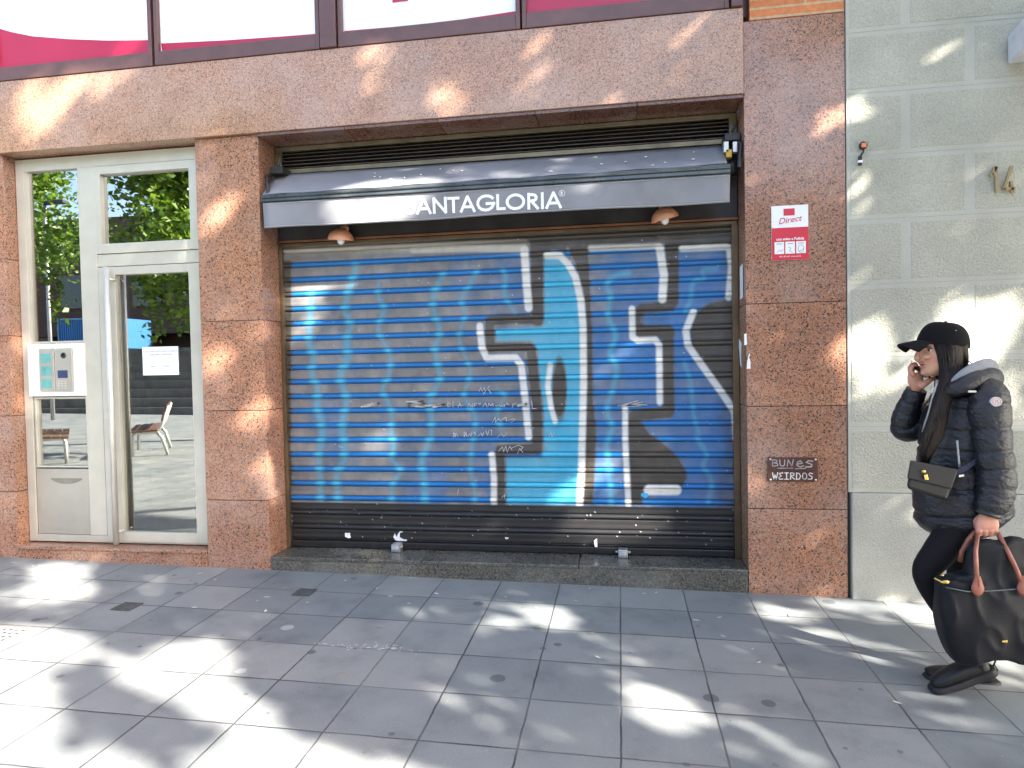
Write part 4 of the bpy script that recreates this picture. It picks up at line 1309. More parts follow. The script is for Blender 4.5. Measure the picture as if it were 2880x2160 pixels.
# papers stuck on the right jamb
XJ = XO1 - .0015
for (za, zb, ya, yb, lab) in ((744, 842, .08, .18, "white sheet glued high on the shutter's right granite jamb"), (952, 1034, .15, .25, "torn white paper strip glued lower on the shutter's right granite jamb")):
    z1, z0 = F(2085, za, .13)[2], F(2082, zb, .13)[2]
    q = MB()
    if za < 800: pts = [(ya, z0 + .01), (yb, z0), (yb, z1 - .01), (ya, z1)]
    else: pts = [(ya, z1 - .03), (ya + .02, z1 - .12), (ya + .01, z0), (ya + .05, z0 + .02), (yb - .02, z0 + .10), (yb, z1 - .05), (yb - .01, z1)]
    V = [(XJ, y, z) for y, z in pts] + [(XJ - .0012, y, z) for y, z in pts]; n = len(pts)
    q.add(V, [tuple(range(n)), tuple(range(2 * n - 1, n - 1, -1))] + [(i, i + n, (i + 1) % n + n, (i + 1) % n) for i in range(n)])
    tag(q.build("paper_notice", PAPER), lab, "notice", "paper notices")
q0, q1 = F(2093, 938, -.002), F(2101, 971, -.002)
q = MB(); q.prism([(q0[0], q1[2]), (q1[0], q1[2] + .004), (q1[0] - .002, q0[2]), (q0[0], q0[2] - .003)], -.002, -.0006)
tag(q.build("paper_scrap", PAPER), "narrow white paper scrap on the pillar corner right of the shutter", "paper scrap", "scraps on the pillar corner")
q0, q1 = F(2100, 1018, -.002), F(2111, 1037, -.002)
q = MB(); q.prism([(q0[0], q1[2]), (q1[0], q1[2]), (q1[0], q0[2]), (q1[0] - .008, q0[2] + .03), (q1[0] + .0, q0[2] + .055), (q1[0] - .010, q0[2] + .05), (q0[0] + .004, q0[2] + .004)], -.002, -.0006)
tag(q.build("paper_scrap", PAPER), "hook shaped white scrap on the pillar edge below the paper strip", "paper scrap", "scraps on the pillar corner")

# ---------------------------------------------------------------- things set in the pavement
def slab(name, c, sx_, sy_, mat, h=.004):
    o = empty(name, (c[0], c[1], gz(c[0], c[1]))); o.rotation_euler = (math.atan(SLY), -math.atan(SLX), 0); return o


for (px, py, s_, lab) in ((357, 1707, .13, "small square iron drain cover nearer the entrance door"), (856, 1667, .125, "small square iron drain cover in front of the shop step")):
    c = G(px, py); o = slab("drain_cover", c, s_, s_, IRON); tag(o, lab, "drain cover", "small drain covers in the paving")
    q = MB(); h = s_ / 2
    q.box(-h, h, -h, h, .001, .0025); q.build("recess", IRON, o)
    q = MB()
    t_ = .012
    q.box(-h, h, -h, -h + t_, .003, .007); q.box(-h, h, h - t_, h, .003, .007); q.box(-h, -h + t_, -h + t_, h - t_, .003, .007); q.box(h - t_, h, -h + t_, h - t_, .003, .007)
    q.build("frame", IRON, o, .001)
    q = MB()
    for k in range(5):
        a = -h + .026 + k * (s_ - .052) / 4
        q.box(a - .006, a + .006, -h + .014, h - .014, .003, .0058); 
    for k in range(3):
        a = -h + .034 + k * (s_ - .068) / 2
        q.box(-h + .014, h - .014, a - .005, a + .005, .0030, .0054)
    q.build("grid", IRON, o)
c = G(94, 1770); o = slab("metal_grate", (c[0] - .30, c[1] - .21), 0, 0, GRATEM); tag(o, "pale perforated metal grate let into the paving at the left", "grate")
q = MB(); q.box(-.30, .30, -.21, .21, .002, .006); q.build("plate", GRATEM, o, .002)
q = MB()
for i in range(14):
    for j in range(9):
        q.lathe([(.0, .0008), (.011, .0008), (.0115, 0)], (-.27 + i * .0415, -.175 + j * .0435, .0062), (0, 0, 1), 8, False)
q.build("hole", BLACKM, o)
q = MB()
q.box(-.315, .315, .212, .222, .001, .007); q.box(.302, .314, -.22, .211, .001, .007); q.build("rim", plain("rusty_rim", (.24, .20, .17), .7, .3), o)
# paint splash and litter
sp_ = MB(); c0 = G(1060, 1820)
for _ in range(70):
    x = c0[0] + random.gauss(0, .13); y = c0[1] + random.gauss(0, .022) - .02 * (x - c0[0]); r = abs(random.gauss(0, .0028)) + .0012
    sp_.ell((x, y, gz(x, y) + .001), r * random.uniform(1, 2.5), r, .0012, 8, 4)
tag(sp_.build("paint_splash", plain("dried_paint", (.42, .42, .42), .8)), "scatter of dried white paint spots on the grey paving", "paint splash", kind='stuff')
lt = MB()
for _ in range(70):
    x, y = random.uniform(-5, 2.4), -abs(random.gauss(0, .8)) - .03; r = random.uniform(.006, .016); a = random.uniform(0, 6.28)
    ca_, sa_ = math.cos(a), math.sin(a); z = gz(x, y) + .002
    lt.k = random.randint(0, 1)
    pts = [(-1.6, 0), (-.6, .6), (.8, .5), (1.7, 0), (.6, -.5), (-.7, -.5)]
    lt.add([(x + (u * ca_ - v * sa_) * r, y + (u * sa_ + v * ca_) * r, z + .002 + abs(u) * .0018) for u, v in pts], [(0, 1, 2, 3, 4, 5)])
tag(lt.build("leaf_litter", [plain("dry_leaf", (.30, .24, .14), .8), plain("pale_bits", (.55, .54, .50), .8)]), "scattered dry leaf bits and crumbs on the paving", "leaf litter", kind='stuff')


# ---------------------------------------------------------------- the square behind the photographer (seen in the door glass)
YG2 = 2 * (DY + .02)


def mirror(px, py, yv):
    p = F(px, py, yv); return np.array((p[0], YG2 - yv, p[2]))


def bench(c, ang, lab):
    o = empty("bench", (c[0], c[1], gz(c[0], c[1]))); o.rotation_euler = (0, 0, ang); tag(o, lab, "bench", "benches on the square")
    wood = MATS.get("bench_wood") or plain("bench_wood", (.12, .06, .035), .6, 0, .3, 8); met = MATS.get("bench_metal") or plain("bench_metal", (.55, .55, .52), .45, .5, .1, 8)
    q = MB()
    for k in range(4): q.box(-.85, .85, -.02 - k * .115, -.12 - k * .115, .42 + .006 * k, .455 + .006 * k)
    q.build("seat", wood, o, .006)
    q = MB()
    for k in range(2):
        z = .62 + k * .15; y = -.50 - .05 * (k + 1)
        q.hexa([(-.85, y, z), (.85, y, z), (.85, y + .035, z - .01), (-.85, y + .035, z - .01), (-.85, y - .035, z + .12), (.85, y - .035, z + .12), (.85, y, z + .11), (-.85, y, z + .11)])
    q.build("backrest", wood, o, .006)
    for x in (-.62, .62):
        q = MB()
        q.tube([(x, -.06, 0), (x, -.07, .36), (x, -.12, .41), (x, -.44, .41), (x, -.52, .52), (x, -.63, .86)], [.028, .028, .03, .03, .028, .022], 10)
        q.tube([(x, -.60, 0), (x, -.52, .30), (x, -.44, .41)], [.026, .028, .03], 10)
        q.build("leg", met, o)


bench((-8.70, -5.98), R_(56), "wooden slatted bench on metal legs mirrored in the glass of the door")
bench((-9.15, -5.1), R_(228), "wooden bench end-on mirrored in the lower side pane by the door")

YT = 20.2
zt0 = float(mirror(370, 985, YT)[2]); cA, cB = mirror(190, 940, YT), mirror(409, 940, YT)
q = MB(); q.box(-60, 12, -40, YG2 - YT + 1.6, -2, zt0 - .01)
for k in range(7): q.box(-60, 12, YG2 - YT + 1.6, YG2 - YT + 1.6 + .33 * (7 - k), -2, zt0 * (k + 1) / 8)
tag(q.build("terrace", plain("terrace_concrete", (.13, .115, .10), .8, 0, .25, 3)), kind='structure')
ct = empty("container", ((cA[0] + cB[0]) / 2, YG2 - YT, zt0)); tag(ct, "blue corrugated container up on the terrace across the square", "container")
q = MB()
for k in range(30):
    x = -1.5 + k * .1
    q.box(x, x + .05, -.8, .8, .06, 1.25); q.box(x + .05, x + .1, -.77, .77, .06, 1.25)
q.build("body", plain("container_blue", (.03, .16, .42), .5), ct)
q = MB(); q.frame(-1.52, 1.52, .03, 1.32, .75, .83, .06, .06, .07, .07); q.build("frame", plain("container_trim", (.10, .28, .45), .5), ct)

fb_ = empty("brown_building", (-16, -27, 0)); tag(fb_, "dark brown building with a portico across the square, mirrored in the glass", "building")
q = MB(); q.box(-60, 34, -34, -26, -1, 9.5); q.box(-60, 34, -25.9, -24.6, 3.4, 4.0)
q.build("wall", brick_mat("dark_brown_brick", (.12, .055, .04), (.10, .05, .04), (.12, .10, .08), 3), fb_)
q = MB()
for i in range(22):
    x = -58 + i * 4.2
    q.box(x, x + 1.6, -25.99, -25.9, 4.9, 6.6)
q.build("window", plain("dark_window", (.03, .035, .04), .1), fb_)
q = MB()
for i in range(16): q.box(-57 + i * 5.6, -56.4 + i * 5.6, -25.4, -24.8, -.8, 3.39)
q.build("pillar", plain("portico_pillar", (.17, .13, .10), .7), fb_)
adopt(fb_)

lp = empty("street_lamp", (-17.0, -13.0, gz(-17, -13))); tag(lp, "slim grey lamp post standing on the square, mirrored in the glass", "street lamp")
q = MB(); q.tube([(0, 0, 0), (0, 0, 6.5)], [.06, .045], 10); q.build("pole", plain("lamp_post_grey", (.4, .4, .4), .5, .4), lp)
q = MB(); q.box(-.12, .7, -.1, .1, 6.5, 6.6); q.build("lamp_head", BLACKM, lp, .01)

# ---------------------------------------------------------------- trees
def leaf_faces(P, size, r):
    """one bent leaf per point: a folded quad pair with a random attitude"""
    n = len(P)
    a = r.random(n) * 2 * np.pi; el = np.arcsin(r.random(n) * 1.6 - .8)
    d = np.stack([np.cos(a) * np.cos(el), np.sin(a) * np.cos(el), np.sin(el)], -1)
    t = r.normal(size=(n, 3)); t -= (t * d).sum(1)[:, None] * d; t /= np.linalg.norm(t, axis=1)[:, None]
    L = (size * (.6 + .8 * r.random(n)))[:, None]; Wd = L * .36
    up = np.cross(d, t)
    v = np.stack([P - d * L * .5, P + t * Wd + up * Wd * .3, P + d * L * .6, P - t * Wd + up * Wd * .3], 1)
    return v.reshape(-1, 3)


def leaf_object(name, V, mat, parent):
    me = bpy.data.meshes.new(name); n = len(V) // 4
    me.vertices.add(len(V)); me.vertices.foreach_set("co", V.reshape(-1))
    f = np.array([[0, 1, 2], [0, 2, 3]]).reshape(1, 6) + np.arange(n)[:, None] * 4
    me.loops.add(f.size); me.loops.foreach_set("vertex_index", f.reshape(-1).astype(np.int32))
    me.polygons.add(2 * n); me.polygons.foreach_set("loop_start", np.arange(0, f.size, 3, dtype=np.int32))
    me.update(calc_edges=True)
    return link(name, me, mat, parent)


def branch(q, a, b, r0, r1, n=6, wob=.12):
    a, b = Vector(a), Vector(b); L = (b - a).length
    pts = [a.lerp(b, i / n) + Vector((random.uniform(-1, 1), random.uniform(-1, 1), random.uniform(-.5, .5))) * wob * L * .15 * (0 < i < n) + Vector((0, 0, .10 * L * math.sin(math.pi * i / n))) for i in range(n + 1)]
    q.tube(pts, [r0 + (r1 - r0) * i / n for i in range(n + 1)], 8)


# -- the shade trees: their crowns leave the gaps through which the sun falls in the photograph
UAX = np.array([1.0, 1.63, 0]); UAX /= np.linalg.norm(UAX); VAX = np.cross(SUN, UAX)
K2 = 2880 / 2212.0
PATCH = []                                   # (cx, cy, rx, ry, angle, strength, plane) in 2880 px


def pf(pl, s, ox, oy, *L):
    for (x, y, rx, ry, an, st) in L: PATCH.append((ox + x * s, oy + y * s, rx * s, ry * s, R_(an), st, pl))


# on the wall (region pixel scales of the photograph)
pf('w', .4822, 0, 0, (180, 600, 70, 60, 40, 1), (330, 620, 150, 42, 52, 1), (230, 760, 110, 40, 35, .9), (420, 520, 60, 40, 60, .9), (590, 520, 52, 38, 40, 1), (780, 470, 90, 22, 32, .55), (130, 690, 60, 30, 30, .6),
   (1285, 1245, 120, 36, 40, 1.1), (60, 1420, 50, 50, 40, .5), (1000, 560, 70, 40, 30, .25))
pf('w', .5877, 800, 0, (385, 280, 50, 60, 60, .55), (340, 420, 50, 50, 60, .7), (400, 490, 95, 36, 48, .85), (745, 520, 40, 60, 70, .9), (1010, 315, 30, 22, 20, .8), (1150, 215, 110, 26, 30, .75), (1850, 190, 105, 32, 36, .85), (1730, 300, 40, 26, 30, .5),
   (1500, 30, 60, 20, 20, .5), (940, 250, 30, 60, 60, .3))
pf('w', .4822, 2080, 0, (500, 690, 120, 40, 30, .9), (660, 630, 50, 60, 70, .7), (520, 1260, 60, 90, 50, .45), (330, 260, 60, 60, 40, .3), (720, 700, 70, 60, 50, .45), (650, 1010, 60, 50, 50, .6), (1540, 1190, 110, 40, 35, .6), (1100, 300, 160, 60, 30, .3), (760, 1130, 80, 60, 20, .35), (800, 1500, 90, 90, 30, .4))
pf('w', .434, 0, 940, (1400, 170, 66, 70, 60, 1.05), (1640, 550, 95, 55, 30, 1), (1740, 850, 45, 85, 75, 1), (1810, 960, 26, 100, 80, 1), (1790, 380, 30, 80, 75, .8), (1600, 320, 120, 60, 40, .35), (130, 300, 45, 130, 80, .6), (40, 430, 40, 90, 80, .3), (640, 500, 70, 160, 80, .5), (720, 230, 60, 140, 85, .5), (900, 1330, 60, 60, 30, .3), (500, 1410, 120, 40, 10, .35))
pf('w', 1.302, 0, 0, (540, 690, 22, 40, 70, .6), (500, 800, 18, 40, 75, .5), (560, 1010, 20, 34, 80, .6), (1650, 720, 26, 30, 50, .4), (1640, 1050, 26, 26, 40, .75), (1740, 1195, 46, 34, 35, .5), (1790, 640, 30, 26, 40, .3), (1855, 755, 60, 34, 25, 1.1),
   (2115, 735, 80, 50, 50, 1.4), (2070, 690, 56, 40, 30, 1.1), (2150, 820, 30, 50, 60, .8), (2160, 700, 50, 24, 35, .8), (1905, 800, 80, 44, 30, .8), (1960, 790, 36, 26, 30, .4), (2195, 890, 24, 60, 70, .9), (1860, 940, 30, 22, 30, .5), (1920, 1010, 60, 36, 30, .3), (1850, 1040, 30, 26, 30, .5), (1960, 1130, 60, 30, 20, .5), (1860, 420, 24, 22, 40, .6), (2190, 1190, 22, 34, 60, .6),
   (30, 700, 14, 60, 80, .6), (20, 520, 16, 40, 80, .4))
# on the awning and shutter
pf('a', .3436, 700, 200, (1200, 800, 75, 28, 5, 1.2), (1440, 870, 170, 60, 10, 1.2), (980, 925, 160, 44, 10, 1.15), (1700, 900, 120, 50, 8, .6), (1330, 930, 120, 40, 8, .8), (340, 905, 55, 24, 10, .5), (1990, 790, 160, 40, 8, .5), (1900, 850, 60, 30, 10, .6), (740, 1130, 120, 85, 60, 1.15), (1065, 1120, 140, 90, 35, 1.1), (900, 1200, 120, 40, 10, 1), (1450, 1010, 60, 26, 20, .5))
pf('a', .3436, 1440, 200, (600, 960, 130, 34, 22, .8), (1700, 1010, 90, 70, 20, .4), (60, 800, 130, 46, 12, .7), (480, 810, 160, 26, 12, .4), (900, 700, 120, 40, 12, .25))
pf('s', .3015, 760, 620, (560, 560, 330, 42, 5, 1.1), (300, 660, 120, 130, 40, 1.1), (320, 820, 160, 60, 30, .9), (300, 1000, 105, 80, 40, 1), (150, 760, 40, 60, 60, .7), (700, 680, 60, 50, 20, .5))
pf('s', .3015, 760, 1080, (1050, 540, 115, 90, 35, 1), (1010, 780, 160, 110, 20, .6), (640, 1280, 200, 60, 10, .4), (250, 1000, 90, 110, 60, .4))
pf('s', .4581, 1300, 660, (890, 1470, 66, 130, 70, 1.1), (660, 1600, 150, 46, 10, .9), (920, 770, 110, 100, 40, .6), (1270, 760, 40, 90, 75, .6), (1230, 1350, 110, 130, 50, .5), (940, 1000, 60, 80, 60, .35))
pf('s', .633, 740, 1350, (420, 200, 95, 50, 10, .6), (920, 220, 120, 40, 10, .65), (1560, 200, 290, 70, 4, .95), (720, 230, 70, 36, 10, .5))
# on the paving
pf('g', .651, 0, 1500, (260, 170, 110, 24, 0, .95), (260, 240, 140, 38, 0, 1.05), (90, 160, 70, 20, 0, .7), (60, 285, 70, 30, 0, .8), (260, 320, 90, 26, 0, .55), (640, 222, 66, 26, 0, .7), (860, 420, 90, 20, -12, .35), (660, 480, 80, 40, -20, .45), (980, 440, 60, 26, -15, .5), (1050, 600, 120, 30, -40, .55), (1170, 800, 70, 50, -20, .8),
   (60, 205, 70, 12, 0, .4), (500, 540, 40, 30, 0, .5), (1840, 350, 80, 28, -20, .7), (2070, 400, 80, 26, -25, .7), (2180, 355, 50, 30, -15, .8), (1990, 590, 90, 12, -25, .65), (1850, 640, 110, 30, -25, .5), (2080, 830, 140, 40, -28, .55), (1120, 400, 70, 26, -15, .3), (390, 790, 70, 60, 10, .45), (620, 780, 60, 40, 0, .35))
pf('g', .651, 1440, 1500, (160, 362, 105, 26, -14, 1), (30, 360, 50, 22, -10, .7), (1180, 345, 110, 24, -10, .85), (1480, 318, 190, 32, -6, .9), (1780, 340, 100, 42, -12, 1.1), (380, 480, 190, 26, -24, .6), (470, 510, 110, 22, -26, .5), (640, 760, 180, 66, -24, 1.05), (560, 670, 140, 40, -20, .55), (1080, 930, 240, 62, -24, .7), (1530, 492, 300, 14, -14, .85), (1480, 522, 220, 14, -16, .75),
   (1560, 600, 60, 20, -20, .5), (140, 800, 120, 20, -20, .6), (2120, 600, 110, 40, -14, .8), (1880, 760, 320, 36, -16, .5), (2100, 930, 190, 50, -16, .55), (960, 745, 100, 20, -20, .35), (100, 540, 110, 26, -20, .45), (290, 390, 80, 14, -10, .4), (700, 990, 200, 30, -20, .4))
POLY = [[(510, 560), (620, 590), (690, 530), (790, 525), (900, 490), (950, 540), (965, 610), (1010, 680), (1050, 760), (980, 805), (860, 770), (760, 700), (640, 650), (540, 610)],
        [(240, 1400), (250, 1060), (330, 960), (480, 950), (600, 1010), (640, 1060), (640, 1400)], [(790, 1400), (790, 1060), (830, 985), (930, 960), (1050, 860), (1170, 835), (1240, 890), (1400, 950), (1560, 985), (1720, 1016), (1900, 1060), (1900, 1400)],
        [(-900, 425), (180, 432), (370, 470), (384, 505), (210, 575), (170, 640), (230, 700), (200, 760), (222, 830), (240, 1400), (-900, 1400)]]
POLY = [[(x * .651, 1500 + y * .651) for x, y in p] for p in POLY]
OFF = {'w': 0.0, 'a': .02, 's': YS, 'g': None}
EL = []
for (cx, cy, rx, ry, an, st, pl) in PATCH:
    if pl == 's' or pl == 'a':
        p = F(cx, cy, OFF[pl]); p = p - SUN * (p[1] / SUN[1] * 1.0) if pl == 's' else p
        (cx, cy) = proj(p)
    EL.append((cx, cy, rx, ry, an, st, pl == 'g'))


def lit(U, V_):
    """how much sun the photograph shows at the place the ray through (U,V) reaches"""
    P0 = U[:, None] * UAX + V_[:, None] * VAX
    tw = -P0[:, 1] / SUN[1]; Pw = P0 + SUN * tw[:, None]
    den = SUN[2] - SLX * SUN[0] - SLY * SUN[1]
    tg = -(P0[:, 2] - SLX * P0[:, 0] - SLY * P0[:, 1]) / den; Pg = P0 + SUN * tg[:, None]
    onw = Pw[:, 2] > gz(Pw[:, 0], 0)
    P_ = np.where(onw[:, None], Pw, Pg)
    x, y = proj(P_); dep = (P_ - CAM) @ FW
    m = np.zeros(len(U)); ok = dep > .3
    for (cx, cy, rx, ry, an, st, gr) in EL:
        dx, dy = x - cx, -(y - cy); c, s = math.cos(an), math.sin(an)
        e = np.hypot((dx * c + dy * s) / (rx * 1.1 + 18), (-dx * s + dy * c) / (ry * 1.1 + 18))
        m = np.maximum(m, np.where(ok & (onw != gr), np.clip((1.2 - e) / .34, 0, 1) * st, 0))
    for pts in POLY:
        ins = np.zeros(len(U), bool); n = len(pts)
        for i in range(n):
            (x1, y1), (x2, y2) = pts[i], pts[(i + 1) % n]
            cnd = (y1 > y) != (y2 > y); ins ^= cnd & (x < (x2 - x1) * (y - y1) / (y2 - y1 + 1e-9) + x1)
        m = np.where(ins & ok & ~onw, 1.3, m)
        dl = np.full(len(U), 1e9)
        for (ax, ay), (bx, by) in zip(pts, pts[1:] + pts[:1]):
            vx, vy = bx - ax, by - ay; tq = np.clip(((x - ax) * vx + (y - ay) * vy) / (vx * vx + vy * vy), 0, 1); dl = np.minimum(dl, np.hypot(x - ax - tq * vx, (y - ay - tq * vy) * 1.5))
        m = np.where((dl < 46) & ok & ~onw, 1.3, m)
    return m, P_, onw, x, y


U0, U1, V0, V1 = -4.6, 3.5, -2.2, 6.6
NL = 150000
Uc, Vc = rng.uniform(U0, U1, NL), rng.uniform(V0, V1, NL)
mk_, Pq, onw, xq, yq = lit(Uc, Vc)
seen = (xq > -700) & (xq < 4700) & (yq > -700) & (yq < 2700)
# small random gaps make the weak dapples of the shade
def vn(u, v, f, seed):
    r = np.random.default_rng(seed); n_ = 64; gr = r.random((n_, n_)); a = (u * f) % (n_ - 1); b = (v * f) % (n_ - 1)
    i, j = a.astype(int), b.astype(int); fu, fv = a - i, b - j
    return gr[j, i] * (1 - fu) * (1 - fv) + gr[j, i + 1] * fu * (1 - fv) + gr[j + 1, i] * (1 - fu) * fv + gr[j + 1, i + 1] * fu * fv
gap = np.clip((vn(Uc + 50, Vc + 50, 3.1, 5) * .6 + vn(Uc + 50, Vc + 50, 7.3, 6) * .4 - .66) * 7, 0, .55)
keep = seen & (rng.random(NL) > np.clip(np.maximum(mk_ * 1.06, gap * (mk_ < .2)), 0, 1))
Uc, Vc = Uc[keep], Vc[keep]
Tc = 10.0 + rng.normal(0, 1.1, len(Uc)) + 1.2 * np.sin(Uc * 1.7) * np.cos(Vc * 1.3)
LP = Uc[:, None] * UAX + Vc[:, None] * VAX + SUN * Tc[:, None]
cuts = [U0 - 1, -2.3, .3, U1 + 1]
for i in range(3):
    sel = (Uc >= cuts[i]) & (Uc < cuts[i + 1]); Q = LP[sel]
    cen = Q.mean(0)
    tx, ty = cen[0] + 3.6, cen[1] - 3.0
    t = empty("plane_tree", (tx, ty, gz(tx, ty)))
    tag(t, ["leafy street tree nearest the photographer's left, shading the paving", "leafy street tree shading the middle of the shop front", "leafy street tree shading the stone wall and the walking person"][i], "tree", "street trees shading the front")
    q = MB(); top = (tx - .6, ty + .4, Q[:, 2].min() + .4)
    branch(q, (tx, ty, gz(tx, ty) - .1), top, .16, .05, 8, .1)
    for k in range(4):
        b = Q[rng.integers(len(Q))]; branch(q, top, b * .8 + np.array(top) * .2, .016, .005, 6, .2)
    q.build("trunk", BARK, t)
    leaf_object("crown", leaf_faces(Q, .125, rng), LEAF, t)
    adopt(t)


def tree(c, h, rad, n, lab, hang=0):
    t = empty("leafy_tree", (c[0], c[1], gz(c[0], c[1]))); tag(t, lab, "tree", "trees on the square")
    q = MB(); branch(q, (c[0], c[1], -.2), (c[0] + .2, c[1] + .1, h * .55), .17, .10, 8, .08)
    P_ = []
    for k in range(30):
        a, e = random.uniform(0, 6.28), random.uniform(-.5, 1.2)
        cc = np.array((c[0] + rad * .72 * math.cos(a) * math.cos(e) * random.uniform(.3, 1), c[1] + rad * .72 * math.sin(a) * math.cos(e) * random.uniform(.3, 1), h * .72 + rad * .6 * math.sin(e)))
        if k < 12: branch(q, (c[0] + .2, c[1] + .1, h * .5), cc, .05, .012, 5, .2)
        P_.append(cc + rng.normal(size=(n // 30, 3)) * np.array((.42, .42, .34)) * rad * .34)
    for k in range(hang):                     # drooping sprays on the side of the photographer
        s0 = np.array((c[0] + rad * random.uniform(-.2, .9), c[1] + rad * random.uniform(.1, .75), h * .58))
        dn = random.uniform(.5, 1.6)
        tt = rng.random(90)[:, None]
        P_.append(s0 + np.concatenate([.35 * tt, .2 * tt, -dn * tt], 1) + rng.normal(size=(90, 3)) * .10)
    q.build("trunk", BARK, t)
    leaf_object("crown", leaf_faces(np.concatenate(P_), .13, rng), LEAF, t); adopt(t)


tree((-8.6, -8.6), 6.4, 2.9, 16000, "bright green tree with drooping sprays mirrored in the transom pane", 46)
tree((-13.5, -7.2), 7.0, 2.8, 9000, "green tree beyond the bench mirrored in the tall side pane", 20)
tree((-19, -14), 8.0, 3.2, 6000, "tree beside the blue container across the square", 0)


# ---------------------------------------------------------------- the person walking past
PY = -1.126


def W(px, py, dy=0.0): return F(px, py, PY + dy)


PXM = np.linalg.norm(W(2750, 1400) - W(2650, 1400)) / 100.0        # metres per photograph pixel


def st(*L):
    """stations (px, py, dy, half width in px across, half depth in metres)"""
    return [(W(x, y, d), a * PXM, b) for x, y, d, a, b in L]


per = empty("person", (W(2705, 1900)[0], PY, gz(1.6, PY)))
tag(per, "person in black cap, puffer jacket and leggings walking left with a phone at the ear", "person")

# body: one continuous skin
bd = MB()
HD = 0.0
hd = [(1058, 2604, 2628, .020), (1054, 2596, 2642, .034), (1048, 2592, 2652, .044), (1041, 2591, 2664, .052), (1034, 2594, 2674, .056), (1028, 2592, 2682, .059), (1020, 2590, 2692, .062), (1010, 2589, 2698, .065), (1000, 2588, 2704, .067),
      (990, 2588, 2708, .068), (984, 2590, 2711, .067), (974, 2583, 2714, .070), (962, 2583, 2717, .073), (948, 2587, 2717, .075), (932, 2598, 2712, .072), (920, 2612, 2702, .062), (912, 2630, 2686, .044), (908, 2645, 2670, .022)]
n_ = 40; V = []; Fs = []
for (py, xf, xb, hw) in hd:
    cx, a = (xf + xb) / 2, (xb - xf) / 2
    for k in range(n_):
        th = 2 * math.pi * k / n_; c, s = math.cos(th), math.sin(th)
        # flatter at the cheeks, narrower to the front
        xx = cx + a * math.copysign(abs(c) ** .9, c); yy = hw * math.copysign(abs(s) ** .9, s) * (1 - .10 * max(0, -c) ** 2)
        p = W(cx, py, yy); q = W(xx, py, 0); V.append((q[0], PY + yy, q[2]))
m_ = len(hd)
Fs = [(i * n_ + k, i * n_ + (k + 1) % n_, (i + 1) * n_ + (k + 1) % n_, (i + 1) * n_ + k) for i in range(m_ - 1) for k in range(n_)]
Fs += [tuple(range(n_ - 1, -1, -1)), tuple(range((m_ - 1) * n_, m_ * n_))]
bd.add(V, Fs, True)
# nose, lips, brow ridge
bd.loft(st((2590, 980, 0, 6, .010), (2584, 992, 0, 8, .010), (2579, 1004, 0, 8, .013), (2581, 1011, 0, 8, .016), (2590, 1014, 0, 6, .013)), 14, sub=4)
bd.ell(W(2576, 1007), 3.6 * PXM, .009, 4.0 * PXM, 12, 8)
for sgn in (-1, 1): bd.ell(W(2587, 1010, sgn * .013), 5 * PXM, .008, 4 * PXM, 10, 8)
bd.loft(st((2597, 1022, -.025, 2, .004), (2589, 1021, -.012, 4.0, .007), (2587, 1021, 0, 4.4, .008), (2589, 1021, .012, 4.0, .007), (2597, 1022, .025, 2, .004)), 10, sub=3, depth=(0, 0, 1))
bd.loft(st((2598, 1031, -.022, 2, .003), (2592, 1032, -.010, 4, .005), (2590, 1032, 0, 4.4, .006), (2592, 1032, .010, 4, .005), (2598, 1031, .022, 2, .003)), 10, sub=3, depth=(0, 0, 1))
bd.ell(W(2598, 1049), 9 * PXM, .020, 7 * PXM, 14, 8)            # chin
for sgn in (-1, 1): bd.ell(W(2606, 1004, sgn * .046), 12 * PXM, .014, 9 * PXM, 14, 8)   # cheek bones
# neck and trunk
bd.loft(st((2668, 1020, 0, 34, .055), (2682, 1060, 0, 34, .055), (2700, 1090, 0, 44, .08), (2708, 1115, 0, 70, .13), (2704, 1180, 0, 78, .13), (2700, 1260, 0, 72, .125), (2706, 1340, 0, 74, .135), (2712, 1420, 0, 78, .15), (2712, 1470, 0, 66, .14)), 28)
# near arm, hanging; far arm, raised
bd.loft(st((2775, 1125, -.15, 28, .045), (2786, 1190, -.19, 28, .045), (2792, 1270, -.20, 24, .040), (2796, 1340, -.205, 22, .036), (2786, 1400, -.215, 18, .030), (2777, 1440, -.22, 16, .025), (2775, 1456, -.222, 19, .022)), 20)
bd.loft(st((2670, 1130, .15, 30, .045), (2610, 1175, .18, 28, .042), (2552, 1208, .17, 26, .040), (2552, 1190, .16, 24, .036), (2566, 1140, .13, 20, .030), (2578, 1098, .09, 15, .024), (2581, 1086, .082, 17, .024)), 20)
# near hand: back of the hand turned to the street, fingers curled round the two handles
HN = -.225
bd.loft(st((2775, 1444, HN, 17, .021), (2775, 1456, HN, 24, .019), (2776, 1468, HN, 30, .018), (2776, 1480, HN, 31, .018), (2775, 1488, HN + .004, 29, .016)), 20, e=.8, sub=4)
for i, (fx, r, ln) in enumerate(((2752, 8.2, 1.0), (2768, 8.6, 1.08), (2784, 8.4, 1.0), (2799, 7.2, .82))):
    z0_, y0_ = 1484, PY + HN
    P_ = [W(fx, 1480, HN), W(fx + .5, 1492, HN - .004), W(fx + 1, 1492 + 10 * ln, HN + .008), W(fx + 1, 1494 + 9 * ln, HN + .026), W(fx + .5, 1486 + 3 * ln, HN + .038), W(fx, 1478, HN + .036)]
    bd.tube(P_, [r * PXM * .95, r * PXM, r * PXM, r * PXM * .92, r * PXM * .85, r * PXM * .6], 12)
bd.tube([W(2757, 1456, HN + .008), W(2747, 1467, HN + .016), W(2748, 1482, HN + .026), W(2756, 1491, HN + .034)], [10.5 * PXM, 9.8 * PXM, 8.6 * PXM, 6 * PXM], 12)
